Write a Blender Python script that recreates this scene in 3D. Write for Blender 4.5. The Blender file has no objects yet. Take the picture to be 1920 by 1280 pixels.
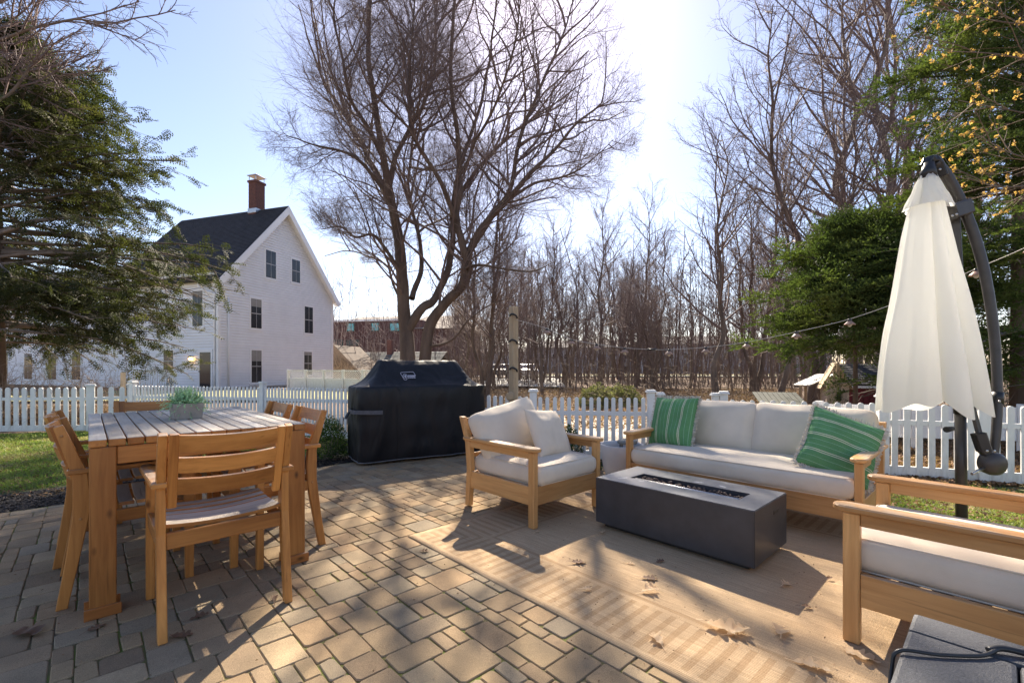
import bpy, bmesh, math, random
import numpy as np
from mathutils import Vector, Matrix, noise, Quaternion
R = math.radians
random.seed(7)
rng = np.random.default_rng(7)
scene = bpy.context.scene
C = scene.collection

# ------------------------------------------------------------------ camera, sky, sun, exposure
EYE = 1.10                      # camera height in metres
YAW = R(43)                     # the patio grid is turned 43 degrees from the view
cam = bpy.data.objects.new('camera', bpy.data.cameras.new('camera'))
cam.data.lens = 16.0
cam.data.sensor_width = 36.0
cam.data.shift_y = 50/1920
cam.data.clip_start = 0.05
cam.data.clip_end = 2000
cam.location = (0, 0, EYE)
cam.rotation_euler = (R(90), 0, -YAW)
C.objects.link(cam)
scene.camera = cam

SUN_EL, SUN_AZ = R(41), YAW + R(1.7)
world = bpy.data.worlds.new('World')
scene.world = world
world.use_nodes = True
nt = world.node_tree
nt.nodes.clear()
sky = nt.nodes.new('ShaderNodeTexSky')
sky.sky_type = 'NISHITA'
sky.sun_disc = False
sky.sun_elevation = SUN_EL
sky.sun_rotation = SUN_AZ
sky.air_density = 1.0
sky.dust_density = 0.35
sky.ozone_density = 2.0
bg = nt.nodes.new('ShaderNodeBackground')
bg.inputs['Strength'].default_value = 0.068
out = nt.nodes.new('ShaderNodeOutputWorld')
wb = nt.nodes.new('ShaderNodeMix'); wb.data_type = 'RGBA'; wb.blend_type = 'MULTIPLY'; wb.inputs[0].default_value = 1
wb.inputs[7].default_value = (1.13, .98, .96, 1)        # daylight white balance of the photograph
nt.links.new(sky.outputs[0], wb.inputs[6])
nt.links.new(wb.outputs[2], bg.inputs[0])
nt.links.new(bg.outputs[0], out.inputs[0])

sun = bpy.data.objects.new('sun', bpy.data.lights.new('sun', 'SUN'))
sun.data.energy = 5.0
sun.data.angle = R(0.5)
sun.data.color = (1.0, 0.88, 0.72)
sd = Vector((math.sin(SUN_AZ)*math.cos(SUN_EL), math.cos(SUN_AZ)*math.cos(SUN_EL), math.sin(SUN_EL)))
sun.rotation_euler = sd.to_track_quat('Z', 'Y').to_euler()
sun.location = (0, 0, 30)
C.objects.link(sun)
vs = scene.view_settings
vs.view_transform = 'Standard'
vs.look = 'None'
vs.gamma = 1
vs.use_curve_mapping = False
vs.exposure = 1.78
scene.cycles.max_bounces = 6
scene.cycles.diffuse_bounces = 3
scene.cycles.transparent_max_bounces = 8

# ------------------------------------------------------------------ helpers
def bearing(px, d, z=0.0):
    """world point at distance d along the view axis on the sight line measured at px (1920 px wide survey)"""
    l = (px-960)/853*d
    return Vector((d*math.sin(YAW)+l*math.cos(YAW), d*math.cos(YAW)-l*math.sin(YAW), z))
def height(py, d):
    return EYE-(py-690)*d/853
def spot(px, py, z=0.0):
    d = (EYE-z)*853/(py-690)
    return bearing(px, d, z)
def project(p):
    d = p[0]*math.sin(YAW)+p[1]*math.cos(YAW); l = p[0]*math.cos(YAW)-p[1]*math.sin(YAW)
    if d < 0.05: return None
    return 960+853*l/d, 690+(EYE-p[2])*853/d, d

def tag(o, label=None, cat=None, group=None, kind=None):
    if label: o['label'] = label
    if cat: o['category'] = cat
    if group: o['group'] = group
    if kind: o['kind'] = kind
    return o
def thing(name, label, cat, loc=(0, 0, 0), rotz=0.0, group=None):
    o = bpy.data.objects.new(name, None)
    o.empty_display_size = 0.1
    C.objects.link(o)
    o.location = loc; o.rotation_euler = (0, 0, rotz)
    return tag(o, label, cat, group)
def link(name, me, parent=None, mat=None, M=None):
    o = bpy.data.objects.new(name, me)
    C.objects.link(o)
    if mat is not None and not me.materials:
        for m in (mat if isinstance(mat, (list, tuple)) else [mat]): me.materials.append(m)
    if parent is not None: o.parent = parent
    if M is not None: o.matrix_local = M
    return o
def copy_tree(o, parent=None, loc=None, rotz=None, label=None, group=None):
    c = o.copy(); C.objects.link(c); c.parent = parent
    if loc is not None: c.location = loc
    if rotz is not None: c.rotation_euler = (0, 0, rotz)
    if label: c['label'] = label
    if group: c['group'] = group
    for ch in list(o.children): copy_tree(ch, c)
    return c
def T(x, y, z): return Matrix.Translation((x, y, z))
def RZ(a): return Matrix.Rotation(a, 4, 'Z')
def RX(a): return Matrix.Rotation(a, 4, 'X')
def RY(a): return Matrix.Rotation(a, 4, 'Y')

def mesh_np(name, V, F, smooth=False):
    """V (n,3), F (m,k) uniform polygons"""
    V = np.asarray(V, dtype=np.float32); F = np.asarray(F, dtype=np.int32)
    me = bpy.data.meshes.new(name)
    n, (m, k) = len(V), F.shape
    me.vertices.add(n); me.vertices.foreach_set('co', V.ravel())
    me.loops.add(m*k); me.loops.foreach_set('vertex_index', F.ravel())
    me.polygons.add(m)
    me.polygons.foreach_set('loop_start', np.arange(0, m*k, k, dtype=np.int32))
    me.polygons.foreach_set('loop_total', np.full(m, k, dtype=np.int32))
    if smooth: me.polygons.foreach_set('use_smooth', np.ones(m, dtype=bool))
    me.update(calc_edges=True)
    return me
def mesh_bm(name, bm, smooth=False):
    bmesh.ops.recalc_face_normals(bm, faces=bm.faces)
    me = bpy.data.meshes.new(name)
    bm.to_mesh(me); bm.free()
    if smooth:
        for p in me.polygons: p.use_smooth = True
    return me
_cache = {}
def box_mesh(lx, ly, lz, bev, mats, topmat=False):
    key = (round(lx, 4), round(ly, 4), round(lz, 4), bev, tuple(m.name for m in mats), topmat)
    if key in _cache: return _cache[key]
    bm = bmesh.new()
    bmesh.ops.create_cube(bm, size=1)
    bmesh.ops.scale(bm, vec=(lx, ly, lz), verts=bm.verts)
    if bev: bmesh.ops.bevel(bm, geom=bm.edges[:], offset=min(bev, .45*min(lx, ly, lz)), segments=1 if bev < .006 else 2, affect='EDGES', profile=.6)
    bmesh.ops.recalc_face_normals(bm, faces=bm.faces)
    if topmat:
        for f in bm.faces:
            if f.normal.z > .5: f.material_index = 1
    me = mesh_bm('box', bm)
    for m in mats: me.materials.append(m)
    _cache[key] = me
    return me
def box(parent, name, cx, cy, cz, lx, ly, lz, mat, bev=.003, M=None, topmat=None):
    me = box_mesh(lx, ly, lz, bev, [mat]+([topmat] if topmat else []), bool(topmat))
    mm = T(cx, cy, cz)
    if M is not None: mm = M @ mm
    return link(name, me, parent, None, mm)
def frame_from(p0, p1, up=(0, 0, 1)):
    p0 = Vector(p0); p1 = Vector(p1)
    x = (p1-p0); L = x.length; x.normalize()
    up = Vector(up)
    if abs(x.dot(up)) > .98: up = Vector((0, 1, 0))
    y = up.cross(x).normalized(); z = x.cross(y)
    M = Matrix((x, y, z)).transposed().to_4x4()
    return M, L, p0, p1
def beam(parent, name, p0, p1, w, h, mat, bev=.003, up=(0, 0, 1), topmat=None):
    """timber with its grain along local X"""
    M, L, p0, p1 = frame_from(p0, p1, up)
    me = box_mesh(L, w, h, bev, [mat]+([topmat] if topmat else []), bool(topmat))
    return link(name, me, parent, None, Matrix.Translation((p0+p1)/2) @ M)
def prof(parent, name, pts, th, mat, M, bev=.003, key=None):
    """profile (along, across) extruded by th; local X = along, Z = across, Y = thickness"""
    if key and key in _cache: return link(name, _cache[key], parent, None, M)
    bm = bmesh.new()
    a = [bm.verts.new((x, -th/2, z)) for x, z in pts]
    b = [bm.verts.new((x, th/2, z)) for x, z in pts]
    n = len(pts)
    bm.faces.new(a); bm.faces.new(b[::-1])
    for i in range(n): bm.faces.new((a[i], b[i], b[(i+1) % n], a[(i+1) % n]))
    bmesh.ops.recalc_face_normals(bm, faces=bm.faces)
    if bev:
        ed = [e for e in bm.edges if e.calc_face_angle(0) > .5]
        bmesh.ops.bevel(bm, geom=ed, offset=bev, segments=1, affect='EDGES')
    me = mesh_bm(name, bm)
    for m in (mat if isinstance(mat, (list, tuple)) else [mat]): me.materials.append(m)
    if key: _cache[key] = me
    return link(name, me, parent, None, M)
UPRIGHT = Matrix(((0, 1, 0, 0), (0, 0, 1, 0), (1, 0, 0, 0), (0, 0, 0, 1)))    # local X->Z, Y->X, Z->Y
def sweep_mesh(pts, w, h, mats, up=(0, 0, 1), topmat=False, closed_ends=True):
    """rectangular section w (sideways) x h (up) along pts"""
    P = [Vector(p) for p in pts]; up = Vector(up); V = []; Fq = []
    for i, p in enumerate(P):
        t = (P[min(i+1, len(P)-1)]-P[max(i-1, 0)]).normalized()
        s = up.cross(t).normalized(); u = t.cross(s)
        ww = w[i] if isinstance(w, (list, tuple)) else w
        hh = h[i] if isinstance(h, (list, tuple)) else h
        c = min(ww, hh)*.12
        for a, b in ((-ww/2+c, -hh/2), (ww/2-c, -hh/2), (ww/2, -hh/2+c), (ww/2, hh/2-c), (ww/2-c, hh/2), (-ww/2+c, hh/2), (-ww/2, hh/2-c), (-ww/2, -hh/2+c)):
            V.append(p+s*a+u*b)
    k = 8
    for i in range(len(P)-1):
        for j in range(k):
            Fq.append((i*k+j, i*k+(j+1) % k, (i+1)*k+(j+1) % k, (i+1)*k+j))
    Fq.append(tuple(range(k-1, -1, -1))); Fq.append(tuple((len(P)-1)*k+j for j in range(k)))
    me = bpy.data.meshes.new('sweep'); me.from_pydata([tuple(v) for v in V], [], Fq)
    if topmat:
        for i, f in enumerate(Fq[:-2]):
            if i % k == 4: me.polygons[i].material_index = 1
    for m in mats: me.materials.append(m)
    me.update()
    return me
def tube_mesh(pts, rad, k=8, mat=None, smooth=True, caps=True):
    P = [Vector(p) for p in pts]; V = []; Fq = []
    ref = Vector((0, 0, 1))
    t0 = (P[1]-P[0]).normalized()
    if abs(t0.dot(ref)) > .95: ref = Vector((1, 0, 0))
    s = ref.cross(t0).normalized()
    for i, p in enumerate(P):
        t = (P[min(i+1, len(P)-1)]-P[max(i-1, 0)]).normalized()
        s = (s-t*s.dot(t)).normalized(); u = t.cross(s)
        r = rad[i] if isinstance(rad, (list, tuple)) else rad
        for j in range(k):
            a = 2*math.pi*j/k
            V.append(p+s*(r*math.cos(a))+u*(r*math.sin(a)))
    for i in range(len(P)-1):
        for j in range(k):
            Fq.append((i*k+j, i*k+(j+1) % k, (i+1)*k+(j+1) % k, (i+1)*k+j))
    if caps: Fq.append(tuple(range(k-1, -1, -1))); Fq.append(tuple((len(P)-1)*k+j for j in range(k)))
    me = bpy.data.meshes.new('tube'); me.from_pydata([tuple(v) for v in V], [], Fq)
    if smooth:
        for p in me.polygons: p.use_smooth = len(p.vertices) == 4
    if mat: me.materials.append(mat)
    me.update()
    return me
def lathe_mesh(prof_, k=32, mat=None, smooth=True):
    V = []; Fq = []
    for r, z in prof_:
        for j in range(k):
            a = 2*math.pi*j/k; V.append((r*math.cos(a), r*math.sin(a), z))
    for i in range(len(prof_)-1):
        for j in range(k): Fq.append((i*k+j, i*k+(j+1) % k, (i+1)*k+(j+1) % k, (i+1)*k+j))
    Fq.append(tuple(range(k-1, -1, -1))); Fq.append(tuple((len(prof_)-1)*k+j for j in range(k)))
    me = bpy.data.meshes.new('lathe'); me.from_pydata(V, [], Fq)
    if smooth:
        for p in me.polygons: p.use_smooth = len(p.vertices) == 4
    if mat: me.materials.append(mat)
    me.update()
    return me
def smooth_line(pts, n):
    """Catmull-Rom resample"""
    P = [Vector(p) for p in pts]; out_ = []
    P = [P[0]*2-P[1]]+P+[P[-1]*2-P[-2]]
    m = len(P)-3
    for i in range(n+1):
        u = i/n*m; k = min(int(u), m-1); t = u-k
        a, b, c, d = P[k], P[k+1], P[k+2], P[k+3]
        out_.append(.5*((2*b)+(c-a)*t+(2*a-5*b+4*c-d)*t*t+(3*b-a-3*c+d)*t**3))
    return out_

# ------------------------------------------------------------------ materials
def new_mat(name):
    m = bpy.data.materials.new(name); m.use_nodes = True
    n = m.node_tree; b = n.nodes['Principled BSDF']
    return m, n, b, n.nodes, n.links
def coords(N, L, kind='Object', scale=(1, 1, 1), rnd=False):
    tc = N.new('ShaderNodeTexCoord'); mp = N.new('ShaderNodeMapping')
    mp.inputs['Scale'].default_value = scale
    if kind == 'World':
        g = N.new('ShaderNodeNewGeometry'); L.new(g.outputs['Position'], mp.inputs['Vector'])
    else: L.new(tc.outputs[kind], mp.inputs['Vector'])
    if rnd:
        oi = N.new('ShaderNodeObjectInfo'); mu = N.new('ShaderNodeMath'); mu.operation = 'MULTIPLY'; mu.inputs[1].default_value = 37
        cb = N.new('ShaderNodeCombineXYZ'); L.new(oi.outputs['Random'], mu.inputs[0])
        for i in range(3): L.new(mu.outputs[0], cb.inputs[i])
        L.new(cb.outputs[0], mp.inputs['Location'])
    return mp.outputs[0]
def noise_n(N, L, vec, scale, detail=4, rough=.55, dist=0):
    n = N.new('ShaderNodeTexNoise'); n.inputs['Scale'].default_value = scale; n.inputs['Detail'].default_value = detail
    n.inputs['Roughness'].default_value = rough; n.inputs['Distortion'].default_value = dist
    L.new(vec, n.inputs['Vector']); return n.outputs['Fac']
def ramp(N, L, fac, stops, const=False):
    r = N.new('ShaderNodeValToRGB'); e = r.color_ramp
    if const: e.interpolation = 'CONSTANT'
    while len(e.elements) < len(stops): e.elements.new(.5)
    for i, (p, c) in enumerate(stops):
        e.elements[i].position = p; e.elements[i].color = (*c, 1) if len(c) == 3 else c
    L.new(fac, r.inputs[0]); return r.outputs[0]
def mix(N, L, fac, a, b, mode='MIX'):
    m = N.new('ShaderNodeMix'); m.data_type = 'RGBA'; m.blend_type = mode
    for s, v in ((m.inputs[0], fac), (m.inputs[6], a), (m.inputs[7], b)):
        if isinstance(v, (int, float)): s.default_value = v
        elif isinstance(v, tuple): s.default_value = (*v, 1)
        else: L.new(v, s)
    return m.outputs[2]
def bump(N, L, b, h, strength, dist=.01):
    n = N.new('ShaderNodeBump'); n.inputs['Strength'].default_value = strength; n.inputs['Distance'].default_value = dist
    L.new(h, n.inputs['Height']); L.new(n.outputs[0], b.inputs['Normal']); return n
def g3(v): return (v, v, v)
def plain(name, c1, c2=None, scale=8, rough=.6, bstr=.2, bscale=60, kind='Object', metal=0, spec=.5, stretch=(1, 1, 1), rnd=False, trans=0, bdist=.004):
    m, n, b, N, L = new_mat(name)
    c2 = c2 or tuple(min(1, x*.75) for x in c1)
    v = coords(N, L, kind, stretch, rnd)
    f = noise_n(N, L, v, scale, 5, .6)
    L.new(ramp(N, L, f, [(.32, c1), (.68, c2)]), b.inputs['Base Color'])
    b.inputs['Roughness'].default_value = rough; b.inputs['Metallic'].default_value = metal
    b.inputs['Specular IOR Level'].default_value = spec
    if trans:
        t = N.new('ShaderNodeBsdfTranslucent'); t.inputs[0].default_value = (*c1, 1)
        ms = N.new('ShaderNodeMixShader'); ms.inputs[0].default_value = trans
        o = N['Material Output'] if 'Material Output' in N else None
        L.new(b.outputs[0], ms.inputs[1]); L.new(t.outputs[0], ms.inputs[2]); L.new(ms.outputs[0], N['Material Output'].inputs[0])
    if bstr: bump(N, L, b, noise_n(N, L, v, bscale, 4, .6), bstr, bdist)
    return m
def wood(name, light, mid, dark, rough=.5, gs=1.0, knots=True, spec=.4):
    m, n, b, N, L = new_mat(name)
    v = coords(N, L, 'Object', (3*gs, 42*gs, 42*gs), True)
    v2 = coords(N, L, 'Object', (1.2, 6, 6), True)
    g = noise_n(N, L, v, 1.0, 6, .6, .6)
    big = noise_n(N, L, v2, 1.0, 3, .5, .3)
    c = ramp(N, L, g, [(.3, dark), (.5, mid), (.72, light)])
    c = mix(N, L, .45, c, ramp(N, L, big, [(.35, dark), (.65, light)]))
    if knots:
        vo = N.new('ShaderNodeTexVoronoi'); vo.inputs['Scale'].default_value = 1.0
        L.new(coords(N, L, 'Object', (4.5, 9, 9), True), vo.inputs['Vector'])
        k = ramp(N, L, vo.outputs['Distance'], [(.03, (1, 1, 1)), (.13, (0, 0, 0))])
        c = mix(N, L, k, c, tuple(x*.35 for x in dark))
    gn = N.new('ShaderNodeNewGeometry'); sz = N.new('ShaderNodeSeparateXYZ'); L.new(gn.outputs['Normal'], sz.inputs[0])
    wn = noise_n(N, L, coords(N, L, 'Object', (5, 22, 22), True), 1.0, 5, .7)
    wm = N.new('ShaderNodeMath'); wm.operation = 'MULTIPLY'; L.new(ramp(N, L, sz.outputs[2], [(.55, g3(0)), (.9, g3(1))]), wm.inputs[0]); L.new(ramp(N, L, wn, [(.42, g3(0)), (.6, g3(.75))]), wm.inputs[1])
    c = mix(N, L, wm.outputs[0], c, (.47, .40, .32))
    sc_ = noise_n(N, L, coords(N, L, 'Object', (2, 60, 60), True), 1.0, 2, .5)
    c = mix(N, L, ramp(N, L, sc_, [(.66, g3(0)), (.74, g3(.4))]), c, tuple(x*.45 for x in dark))
    oi = N.new('ShaderNodeObjectInfo')
    tone = ramp(N, L, oi.outputs['Random'], [(0, (.70, .66, .62)), (.5, (.96, .95, .94)), (1, (1.18, 1.17, 1.15))])
    c = mix(N, L, 1.0, c, tone, 'MULTIPLY')
    L.new(c, b.inputs['Base Color'])
    b.inputs['Roughness'].default_value = rough; b.inputs['Specular IOR Level'].default_value = spec
    bump(N, L, b, g, .25, .002)
    return m
teak = wood('honey_wood', (.58, .275, .078), (.45, .19, .046), (.27, .10, .022), .42)
teak_pale = wood('pale_honey_wood', (.64, .37, .155), (.52, .275, .10), (.38, .18, .06), .45, knots=False)
teak_orange = wood('orange_wood', (.46, .19, .055), (.38, .145, .038), (.28, .10, .025), .4)
grey_wood = wood('weathered_wood', (.60, .575, .53), (.45, .425, .385), (.25, .215, .18), .62, gs=1.3, knots=False)
post_wood = wood('raw_post_wood', (.52, .42, .29), (.44, .34, .22), (.30, .21, .12), .7)
white_paint = plain('white_fence_paint', (.80, .80, .79), (.70, .70, .68), 6, .5, .1, 40)
_m = white_paint.node_tree; _N, _L = _m.nodes, _m.links; _b = _N['Principled BSDF']
_src = _b.inputs['Base Color'].links[0].from_socket
_g = noise_n(_N, _L, coords(_N, _L, 'World', (9, 9, 2.2)), 1.6, 5, .75)
_sx = _N.new('ShaderNodeSeparateXYZ'); _gg = _N.new('ShaderNodeNewGeometry'); _L.new(_gg.outputs['Position'], _sx.inputs[0])
_mr = _N.new('ShaderNodeMapRange'); _mr.inputs[1].default_value = 0; _mr.inputs[2].default_value = .55; _mr.inputs[3].default_value = .22; _mr.inputs[4].default_value = .0; _L.new(_sx.outputs[2], _mr.inputs[0])
_ad = _N.new('ShaderNodeMath'); _ad.operation = 'ADD'; _L.new(_g, _ad.inputs[0]); _L.new(_mr.outputs[0], _ad.inputs[1])
_L.new(mix(_N, _L, ramp(_N, _L, _ad.outputs[0], [(.55, g3(0)), (.85, g3(.55))]), _src, (.42, .41, .33)), _b.inputs['Base Color'])
vinyl = plain('white_vinyl', (.80, .80, .80), (.70, .70, .70), 5, .5, .05, 40, trans=.35)
cushion_cloth = plain('oatmeal_canvas', (.68, .595, .49), (.60, .52, .425), 5, .9, .35, 260, rnd=True, bdist=.002, spec=.15)
canvas_white = plain('umbrella_canvas', (.90, .90, .86), (.86, .85, .80), 3, .85, .1, 200, trans=.55, spec=.1)
dark_metal = plain('charcoal_metal', (.052, .048, .046), (.035, .032, .031), 12, .42, .1, 90)
black_plastic = plain('black_plastic', (.022, .022, .024), (.012, .012, .013), 9, .4, .1, 60)
steel = plain('galvanised_steel', (.62, .62, .62), (.4, .4, .4), 20, .35, .1, 60, metal=1)
concrete = plain('pot_concrete', (.36, .32, .28), (.27, .24, .21), 14, .85, .4, 70)
ceramic = plain('white_glazed_pot', (.66, .64, .62), (.56, .54, .52), 4, .38, .1, 20)
firebody = plain('charcoal_cast_concrete', (.058, .058, .066), (.030, .030, .035), 3.5, .38, .12, 50, rnd=True)
bark = plain('maple_bark', (.16, .115, .088), (.075, .053, .042), 3, .9, .9, 14, stretch=(1, 1, .25), bdist=.03)
bark_grey = plain('grey_bark', (.21, .17, .14), (.105, .083, .07), 3, .9, .8, 12, stretch=(1, 1, .25), bdist=.03)
twig_mat = plain('twig_bark', (.20, .15, .14), (.12, .085, .08), 2, .85, 0)
twig_warm = plain('sunlit_twig_bark', (.20, .145, .105), (.11, .078, .058), 2, .85, 0)
bramble_mat = plain('dry_bramble', (.36, .27, .185), (.20, .14, .09), 2, .85, 0)
lava = plain('lava_rock', (.10, .045, .032), (.03, .02, .02), 30, .7, .5, 80)

def paver_material():
    m, n, b, N, L = new_mat('paver_stone')
    at = N.new('ShaderNodeAttribute'); at.attribute_name = 'tone'
    base = ramp(N, L, at.outputs['Fac'], [(0, (.225, .165, .11)), (.3, (.33, .245, .15)), (.55, (.36, .25, .15)), (.8, (.275, .225, .16)), (1, (.41, .31, .195))])
    v = coords(N, L, 'World')
    f = noise_n(N, L, v, 5, 5, .65)
    base = mix(N, L, 1, base, ramp(N, L, f, [(.3, (.82, .82, .80)), (.7, (1.12, 1.1, 1.07))]), 'MULTIPLY')
    sp = noise_n(N, L, v, 330, 3, .8)
    base = mix(N, L, 1, base, ramp(N, L, sp, [(.3, (.62, .6, .58)), (.5, (1, 1, 1)), (.72, (1.5, 1.48, 1.42))]), 'MULTIPLY')
    st = noise_n(N, L, v, 1.3, 4, .7)
    base = mix(N, L, ramp(N, L, st, [(.5, g3(0)), (.75, g3(.45))]), base, (.13, .115, .095))
    L.new(base, b.inputs['Base Color']); b.inputs['Roughness'].default_value = .92
    b.inputs['Specular IOR Level'].default_value = .15
    h = N.new('ShaderNodeMath'); h.operation = 'MULTIPLY_ADD'; h.inputs[1].default_value = .5
    L.new(sp, h.inputs[0]); L.new(noise_n(N, L, v, 60, 4, .7), h.inputs[2])
    bump(N, L, b, h.outputs[0], .55, .0035)
    return m
paver_mat = paver_material()
def joint_material():
    m, n, b, N, L = new_mat('joint_sand')
    v = coords(N, L, 'World')
    f = noise_n(N, L, v, 3.2, 4, .7)
    L.new(ramp(N, L, f, [(.38, (.13, .10, .066)), (.50, (.15, .135, .05)), (.60, (.15, .19, .035))]), b.inputs['Base Color'])
    b.inputs['Roughness'].default_value = 1
    bump(N, L, b, noise_n(N, L, v, 140, 3, .8), 1, .008)
    return m
joint_mat = joint_material()
def litter_material():
    m, n, b, N, L = new_mat('leaf_litter')
    v = coords(N, L, 'World')
    vo = N.new('ShaderNodeTexVoronoi'); vo.inputs['Scale'].default_value = 14; L.new(v, vo.inputs['Vector'])
    c = ramp(N, L, vo.outputs['Color'], [(.15, (.08, .05, .033)), (.5, (.16, .10, .068)), (.85, (.26, .175, .12))])
    big = noise_n(N, L, v, .35, 4, .6)
    c = mix(N, L, ramp(N, L, big, [(.4, g3(0)), (.65, g3(.6))]), c, (.12, .095, .05))
    L.new(c, b.inputs['Base Color']); b.inputs['Roughness'].default_value = .95
    bump(N, L, b, vo.outputs['Distance'], .9, .03)
    return m
litter_mat = litter_material()
def lawn_material():
    m, n, b, N, L = new_mat('lawn_soil_and_grass')
    v = coords(N, L, 'World')
    f = noise_n(N, L, v, 1.6, 5, .7)
    c = ramp(N, L, f, [(.36, (.075, .10, .022)), (.52, (.11, .125, .035)), (.66, (.20, .165, .085))])
    c = mix(N, L, 1, c, ramp(N, L, noise_n(N, L, v, 60, 3, .7), [(.3, g3(.6)), (.7, g3(1.3))]), 'MULTIPLY')
    L.new(c, b.inputs['Base Color']); b.inputs['Roughness'].default_value = 1
    bump(N, L, b, noise_n(N, L, v, 90, 3, .8), 1, .02)
    return m
lawn_mat = lawn_material()
def blade_material():
    m, n, b, N, L = new_mat('grass_blades')
    v = coords(N, L, 'World')
    c = ramp(N, L, noise_n(N, L, v, 1.6, 5, .7), [(.36, (.16, .25, .035)), (.52, (.27, .33, .06)), (.66, (.40, .34, .15))])
    c = mix(N, L, 1, c, ramp(N, L, noise_n(N, L, v, 40, 2, .8), [(.3, g3(.65)), (.7, g3(1.35))]), 'MULTIPLY')
    L.new(c, b.inputs['Base Color']); b.inputs['Roughness'].default_value = .6
    t = N.new('ShaderNodeBsdfTranslucent'); L.new(c, t.inputs[0])
    ms = N.new('ShaderNodeMixShader'); ms.inputs[0].default_value = .4
    L.new(b.outputs[0], ms.inputs[1]); L.new(t.outputs[0], ms.inputs[2]); L.new(ms.outputs[0], N['Material Output'].inputs[0])
    return m
blade_mat = blade_material()
def leafy(name, cols, trans=.35, scale=1.2, rough=.7, fine=25, spec=.12):
    m, n, b, N, L = new_mat(name)
    v = coords(N, L, 'World')
    k = len(cols)
    c = ramp(N, L, noise_n(N, L, v, scale, 4, .7), [(.3+.4*i/(k-1), cols[i]) for i in range(k)])
    c = mix(N, L, 1, c, ramp(N, L, noise_n(N, L, v, fine, 2, .8), [(.3, g3(.6)), (.7, g3(1.4))]), 'MULTIPLY')
    L.new(c, b.inputs['Base Color']); b.inputs['Roughness'].default_value = rough; b.inputs['Specular IOR Level'].default_value = spec
    t = N.new('ShaderNodeBsdfTranslucent'); L.new(mix(N, L, 1, c, (1.3, 1.45, .8), 'MULTIPLY'), t.inputs[0])
    ms = N.new('ShaderNodeMixShader'); ms.inputs[0].default_value = trans
    L.new(b.outputs[0], ms.inputs[1]); L.new(t.outputs[0], ms.inputs[2]); L.new(ms.outputs[0], N['Material Output'].inputs[0])
    return m
hemlock_mat = leafy('hemlock_needles', [(.022, .031, .015), (.05, .057, .023), (.12, .115, .045)], .3)
spruce_mat = leafy('spruce_needles', [(.035, .052, .018), (.070, .098, .028), (.15, .18, .048)], .3)
box_mat = leafy('boxwood_leaves', [(.03, .06, .02), (.05, .09, .025), (.09, .13, .04)], .3, 6)
dusty_mat = leafy('dusty_green_leaves', [(.26, .42, .25), (.38, .56, .36), (.52, .68, .48)], .3, 20, .7)
olive_mat = leafy('olive_shrub_leaves', [(.08, .085, .045), (.14, .14, .07), (.22, .21, .12)], .3, 2)
dry_leaf_mat = plain('dead_oak_leaf', (.82, .66, .46), (.64, .46, .28), 14, .7, .5, 60, rnd=True, trans=.5, spec=.25)
dry_leaf_dark = plain('dark_dead_leaf', (.22, .125, .07), (.13, .075, .045), 14, .75, .5, 60, rnd=True, trans=.15)
litter_leaf_mat = leafy('fallen_leaves', [(.12, .07, .045), (.22, .135, .085), (.36, .24, .155)], .2, 9, .8)
amber_mat = leafy('amber_dry_flowers', [(.28, .155, .06), (.42, .25, .10), (.55, .36, .17)], .4, 6, .7)
mulch_mat = plain('black_mulch', (.030, .024, .022), (.012, .010, .010), 30, .95, 1.0, 90, kind='World', bdist=.03)
mulch_chip = plain('mulch_chip', (.055, .045, .042), (.016, .013, .012), 8, .9, .6, 60, rnd=True)

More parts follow.
